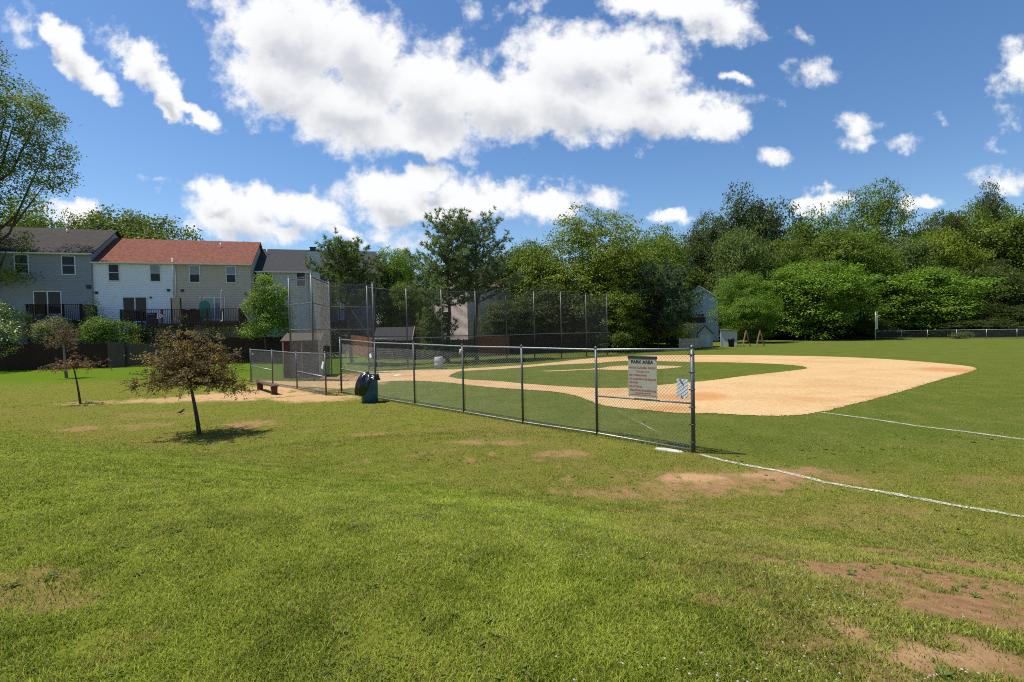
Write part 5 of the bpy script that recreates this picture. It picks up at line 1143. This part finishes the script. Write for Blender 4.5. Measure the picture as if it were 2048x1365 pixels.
# ------------------------------------------------------------------ other houses and sheds
def gable_house(name, c, ang, W, D, ze, zr, wall, roofm, label, cat='house', eave=.3, lap=.125, trim=True):
    """front gable faces local -y, c is the middle of the front foot"""
    root = empty(name, c, ang, label, cat); mb = MB(); mb.box(-W/2, 0, -.3, W/2, D, ze); lapwall(mb, -W/2, W/2, 0, ze, 0, lap)
    n = int((zr - ze) / lap)
    for k in range(n):
        z = ze + (zr - ze) * k / n; w = W/2 * (1 - k / n); w2 = W/2 * (1 - (k + 1) / n); mb.add([(-w, -.018, z), (w, -.018, z), (w2, -.002, z + (zr - ze) / n), (-w2, -.002, z + (zr - ze) / n)], [(0, 1, 2, 3)])
    mb.add([(-W/2, D, ze), (W/2, D, ze), (0, D, zr)], [(0, 1, 2)]); mb.build('wall', wall, root)
    mb = MB(); sl = (zr - ze) / (W / 2)
    for s in (-1, 1):
        vs = [(s * (W/2 + eave), -eave, ze - eave * sl + .03), (0, -eave, zr + .03), (0, D + eave, zr + .03), (s * (W/2 + eave), D + eave, ze - eave * sl + .03)]; up = [(x, y, z + .1) for x, y, z in vs]
        fs = [(3, 2, 1, 0), (4, 5, 6, 7), (0, 1, 5, 4), (2, 3, 7, 6), (3, 0, 4, 7)]
        if s > 0: fs = [f[::-1] for f in fs]
        mb.add(vs + up, fs)
    mb.build('roof', roofm, root)
    if trim:
        mb = MB()
        for s in (-1, 1): mb.bar((s * (W/2 + eave), -eave - .012, ze - eave * sl + .06), (0, -eave - .012, zr + .06), .02, .14, (0, 0, 1))
        mb.build('fascia', M['trim'], root)
    return root
S_BLUE = siding('pale_blue_siding', (.56, .61, .67)); S_PINK = siding('pinkish_beige_siding', (.66, .54, .47)); S_SAGE = siding('sage_painted_board', (.50, .52, .43)); S_OLDSHED = siding('grey_green_board', (.36, .39, .33))
def blue_house():
    d = 84; b = P(1399, 660, d); b.z = .2; W = 70 * d / F; ze = P(1399, 598, d).z - .2; zr = P(1399, 573, d).z - .2
    r = gable_house('gabled_house', b, -.30, W, 8, ze, zr, S_BLUE, M['shingle_tan'], 'pale blue gabled house with brown roof behind the spruce')
    w = W * .07; x = -.28; z0 = P(1400, 635, d).z - .2; window(r, x, z0, x + 1.05, z0 + .62, -.02, 'slide')
    mb = MB(); mb.box(-W * .42, -2.0, z0 - .95, W * .14, -1.9, z0 - .02); mb.build('deck_rail', M['deckwood'], r)
blue_house()
def pink_house():
    d = 60; b = P(898, 660, d); b.z = .2; W = 8.0; ze = P(870, 577, d).z - .2; zr = P(898, 540, d).z - .2
    r = gable_house('gabled_house', b, -.88, W, 8, ze, zr, S_PINK, M['shingle_tan'], 'pinkish beige gabled house half hidden by the tall pines')
    z0 = P(888, 648, d).z - .2; window(r, -1.2, z0, .2, z0 + 1.5, -.02); window(r, 1.3, z0 + 3.0, 2.3, z0 + 4.4, -.02)
pink_house()
def back_blue():
    d = 66; b = P(1150, 660, d); b.z = .2
    gable_house('gabled_house', b, .2, 7, 7, 5.2, 7.4, S_BLUE, M['shingle_grey'], 'blue-grey house nearly hidden behind the large yellow-green tree')
back_blue()
def dark_shed():
    d = 48.5; a, b = P(747, 690, d), P(824, 690, d); c = (a + b) / 2; W = (b - a).length; zt = P(780, 655, d + 1.6).z; ze = P(780, 682, d).z; z0 = float(gz(c.x, c.y))
    root = empty('garden_shed', (c.x, c.y, z0), .06, 'garden shed with dark slate roof behind the lattice fence', 'shed'); ze -= z0; zt -= z0
    mb = MB(); mb.box(-W/2 + .15, 0, 0, W/2 - .15, 3.2, ze); mb.build('wall', M['brownwood'], root); mb = MB()
    for s in (0, 1):
        ya, yb = (-.25, 1.6) if not s else (3.45, 1.6); vs = [(-W/2, ya, ze + .01), (W/2, ya, ze + .01), (W/2, yb, zt), (-W/2, yb, zt)]; fs = [(0, 1, 2, 3), (7, 6, 5, 4), (0, 4, 5, 1), (1, 5, 6, 2), (3, 7, 4, 0)]
        if s: fs = [f[::-1] for f in fs]
        mb.add(vs + [(x, y, z - .08) for x, y, z in vs], fs)
    mb.build('roof', M['shingle_grey'], root)
    mb = MB(); mb.bar((W/2 + .06, -.3, ze - .02), (W/2 + .06, 1.6, zt - .02), .04, .16); mb.build('bargeboard', M['palewood'], root)
    p = P(790, 652, 50.5); o = MB(); r = random.Random(5)
    mb = MB()
    for k in range(7): mb.bar((-.2 + k * .03, k * .12, .02 + k * .06), (1.6 + k * .02, k * .1 + .1, -.45 + k * .05), .14, .04)
dark_shed()
def shed_pair():
    d = 60; b = P(1411, 693.5, d); b.z = 0; W = 28 * d / F; ze = P(1411, 668, d).z; zr = P(1411, 653, d).z
    r = gable_house('garden_shed', b, -.35, W, 3.4, ze, zr, S_OLDSHED, M['shingle_dark'], 'old grey-green shed with mossy dark gabled roof and double doors', 'shed', .15, .4, False)
    mb = MB(); mb.box(-W * .3, -.05, .05, -.006, -.022, ze * .93); mb.box(.006, -.05, .05, W * .3, -.022, ze * .93); mb.build('door', S_SAGE, r)
    d = 61; b = P(1458, 693, d); W = 26 * d / F; h = P(1450, 660, d).z; r = empty('garden_shed', (b.x, b.y, 0), -.45, 'small sage green lean-to shed right of the gabled shed', 'shed'); h0, h1 = h * .98, h * .90
    mb = MB(); mb.add([(-W*.6,0,0),(W*.55,0,0),(W*.55,2.1,0),(-W*.6,2.1,0),(-W*.6,0,h0),(W*.55,0,h1),(W*.55,2.1,h1),(-W*.6,2.1,h0)], [(3,2,1,0),(4,5,6,7),(0,1,5,4),(1,2,6,5),(2,3,7,6),(3,0,4,7)]); mb.build('wall', S_SAGE, r)
    mb = MB(); mb.add([(-W*.68,-.15,h0+.01),(W*.62,-.15,h1-.0),(W*.62,2.25,h1),(-W*.68,2.25,h0+.01),(-W*.68,-.15,h0+.12),(W*.62,-.15,h1+.1),(W*.62,2.25,h1+.1),(-W*.68,2.25,h0+.12)], [(3,2,1,0),(4,5,6,7),(0,1,5,4),(1,2,6,5),(2,3,7,6),(3,0,4,7)]); mb.build('roof', M['shingle_tan'], r)
    mb = MB(); mb.box(-W*.6 - .02, -.03, 0, -W*.6 + .1, -.004, h0); mb.build('corner_trim', M['trim'], r)
    p = P(1457, 694, 60.2); p.z = 0; o = MB().lathe([(.26, 0), (.30, .05), (.36, .85), (.40, .87), (.40, .92), (.30, 1.0), (.05, 1.03)], 16).build('wheelie_bin', M['black']); o.location = (p.x + .1, p.y - .55, 0); tag(o, 'black dustbin standing against the small sage shed', 'bin')
    a, b = P(1358, 697, 58), P(1400, 697, 58.6); L_ = (b - a).xy.length; r = empty('slat_fence', (a.x, a.y, 0), atan2(b.y - a.y, b.x - a.x), 'short sun-bleached slat fence in front of the old shed', 'fence'); rr = random.Random(2); mb = MB(); n = 16
    for k in range(n): x = L_ * k / n; mb.box(x, -.012, .02, x + L_ / n - .03, .012, 1.15 + rr.uniform(-.06, .06))
    mb.build('slats', M['palewood'], r); mb = MB(); mb.box(0, .014, .25, L_, .05, .34); mb.box(0, .014, .9, L_, .05, .99); mb.build('rails', M['palewood'], r)
    mb = MB(); mb.box(L_ + .002, -.05, 0, L_ + .1, .05, 1.4); mb.build('post', M['palewood'], r)
shed_pair()
def swing():
    d = 59.5; b = P(1505, 692, d); b.z = 0; W = 40 * d / F; H = 33 * d / F; r = empty('swing_frame', b, -.12, 'wooden A-frame swing set with a hanging seat left of the light green trees', 'swing'); x0, x1 = -W * .30, W * .36
    for x in (x0, x1):
        for s in (-1, 1): mb = MB(); mb.bar((x + s * .0, 0, H), (x + (.62 if s > 0 else -.55), s * .45, 0), .11, .11, (0, 1, 0)); mb.build('leg', M['timber'], r)
        mb = MB(); mb.bar((x - .36, -.33, H * .36), (x + .38, .3, H * .36), .05, .11); mb.build('brace', M['timber'], r)
    mb = MB(); mb.box(x0 - .12, -.055, H + .002, x1 + .12, .055, H + .13); mb.build('beam', M['brownwood'], r)
    mb = MB(); mb.box(-.35, -.2, .50, .45, .2, .54); mb.box(-.35, .17, .545, .45, .2, .95); s = mb.build('seat', M['brownwood'], r); mb = MB()
    for x in (-.33, .43): mb.tube([(x, -.15, .52), (x, 0, H)], .012, 5)
    mb.build('chains', M['metal'], s)
swing()
def slide_steps():
    p = P(1318, 680, 64); r = empty('garden_steps', (p.x, p.y, float(gz(p.x, p.y))), .4, 'sunlit wooden garden stairs half hidden behind the spruce', 'stairs'); mb = MB()
    for yy in (-.45, .45): mb.bar((0, yy, 1.9), (2.0, yy, .05), .06, .25)
    mb.build('stringer', M['redwood'], r); mb = MB()
    for k in range(7): f = (k + .5) / 7; mb.box(2 * f - .14, -.42, 1.85 * (1 - f), 2 * f + .14, .42, 1.85 * (1 - f) + .05)
    mb.build('treads', M['palewood'], r)
slide_steps()
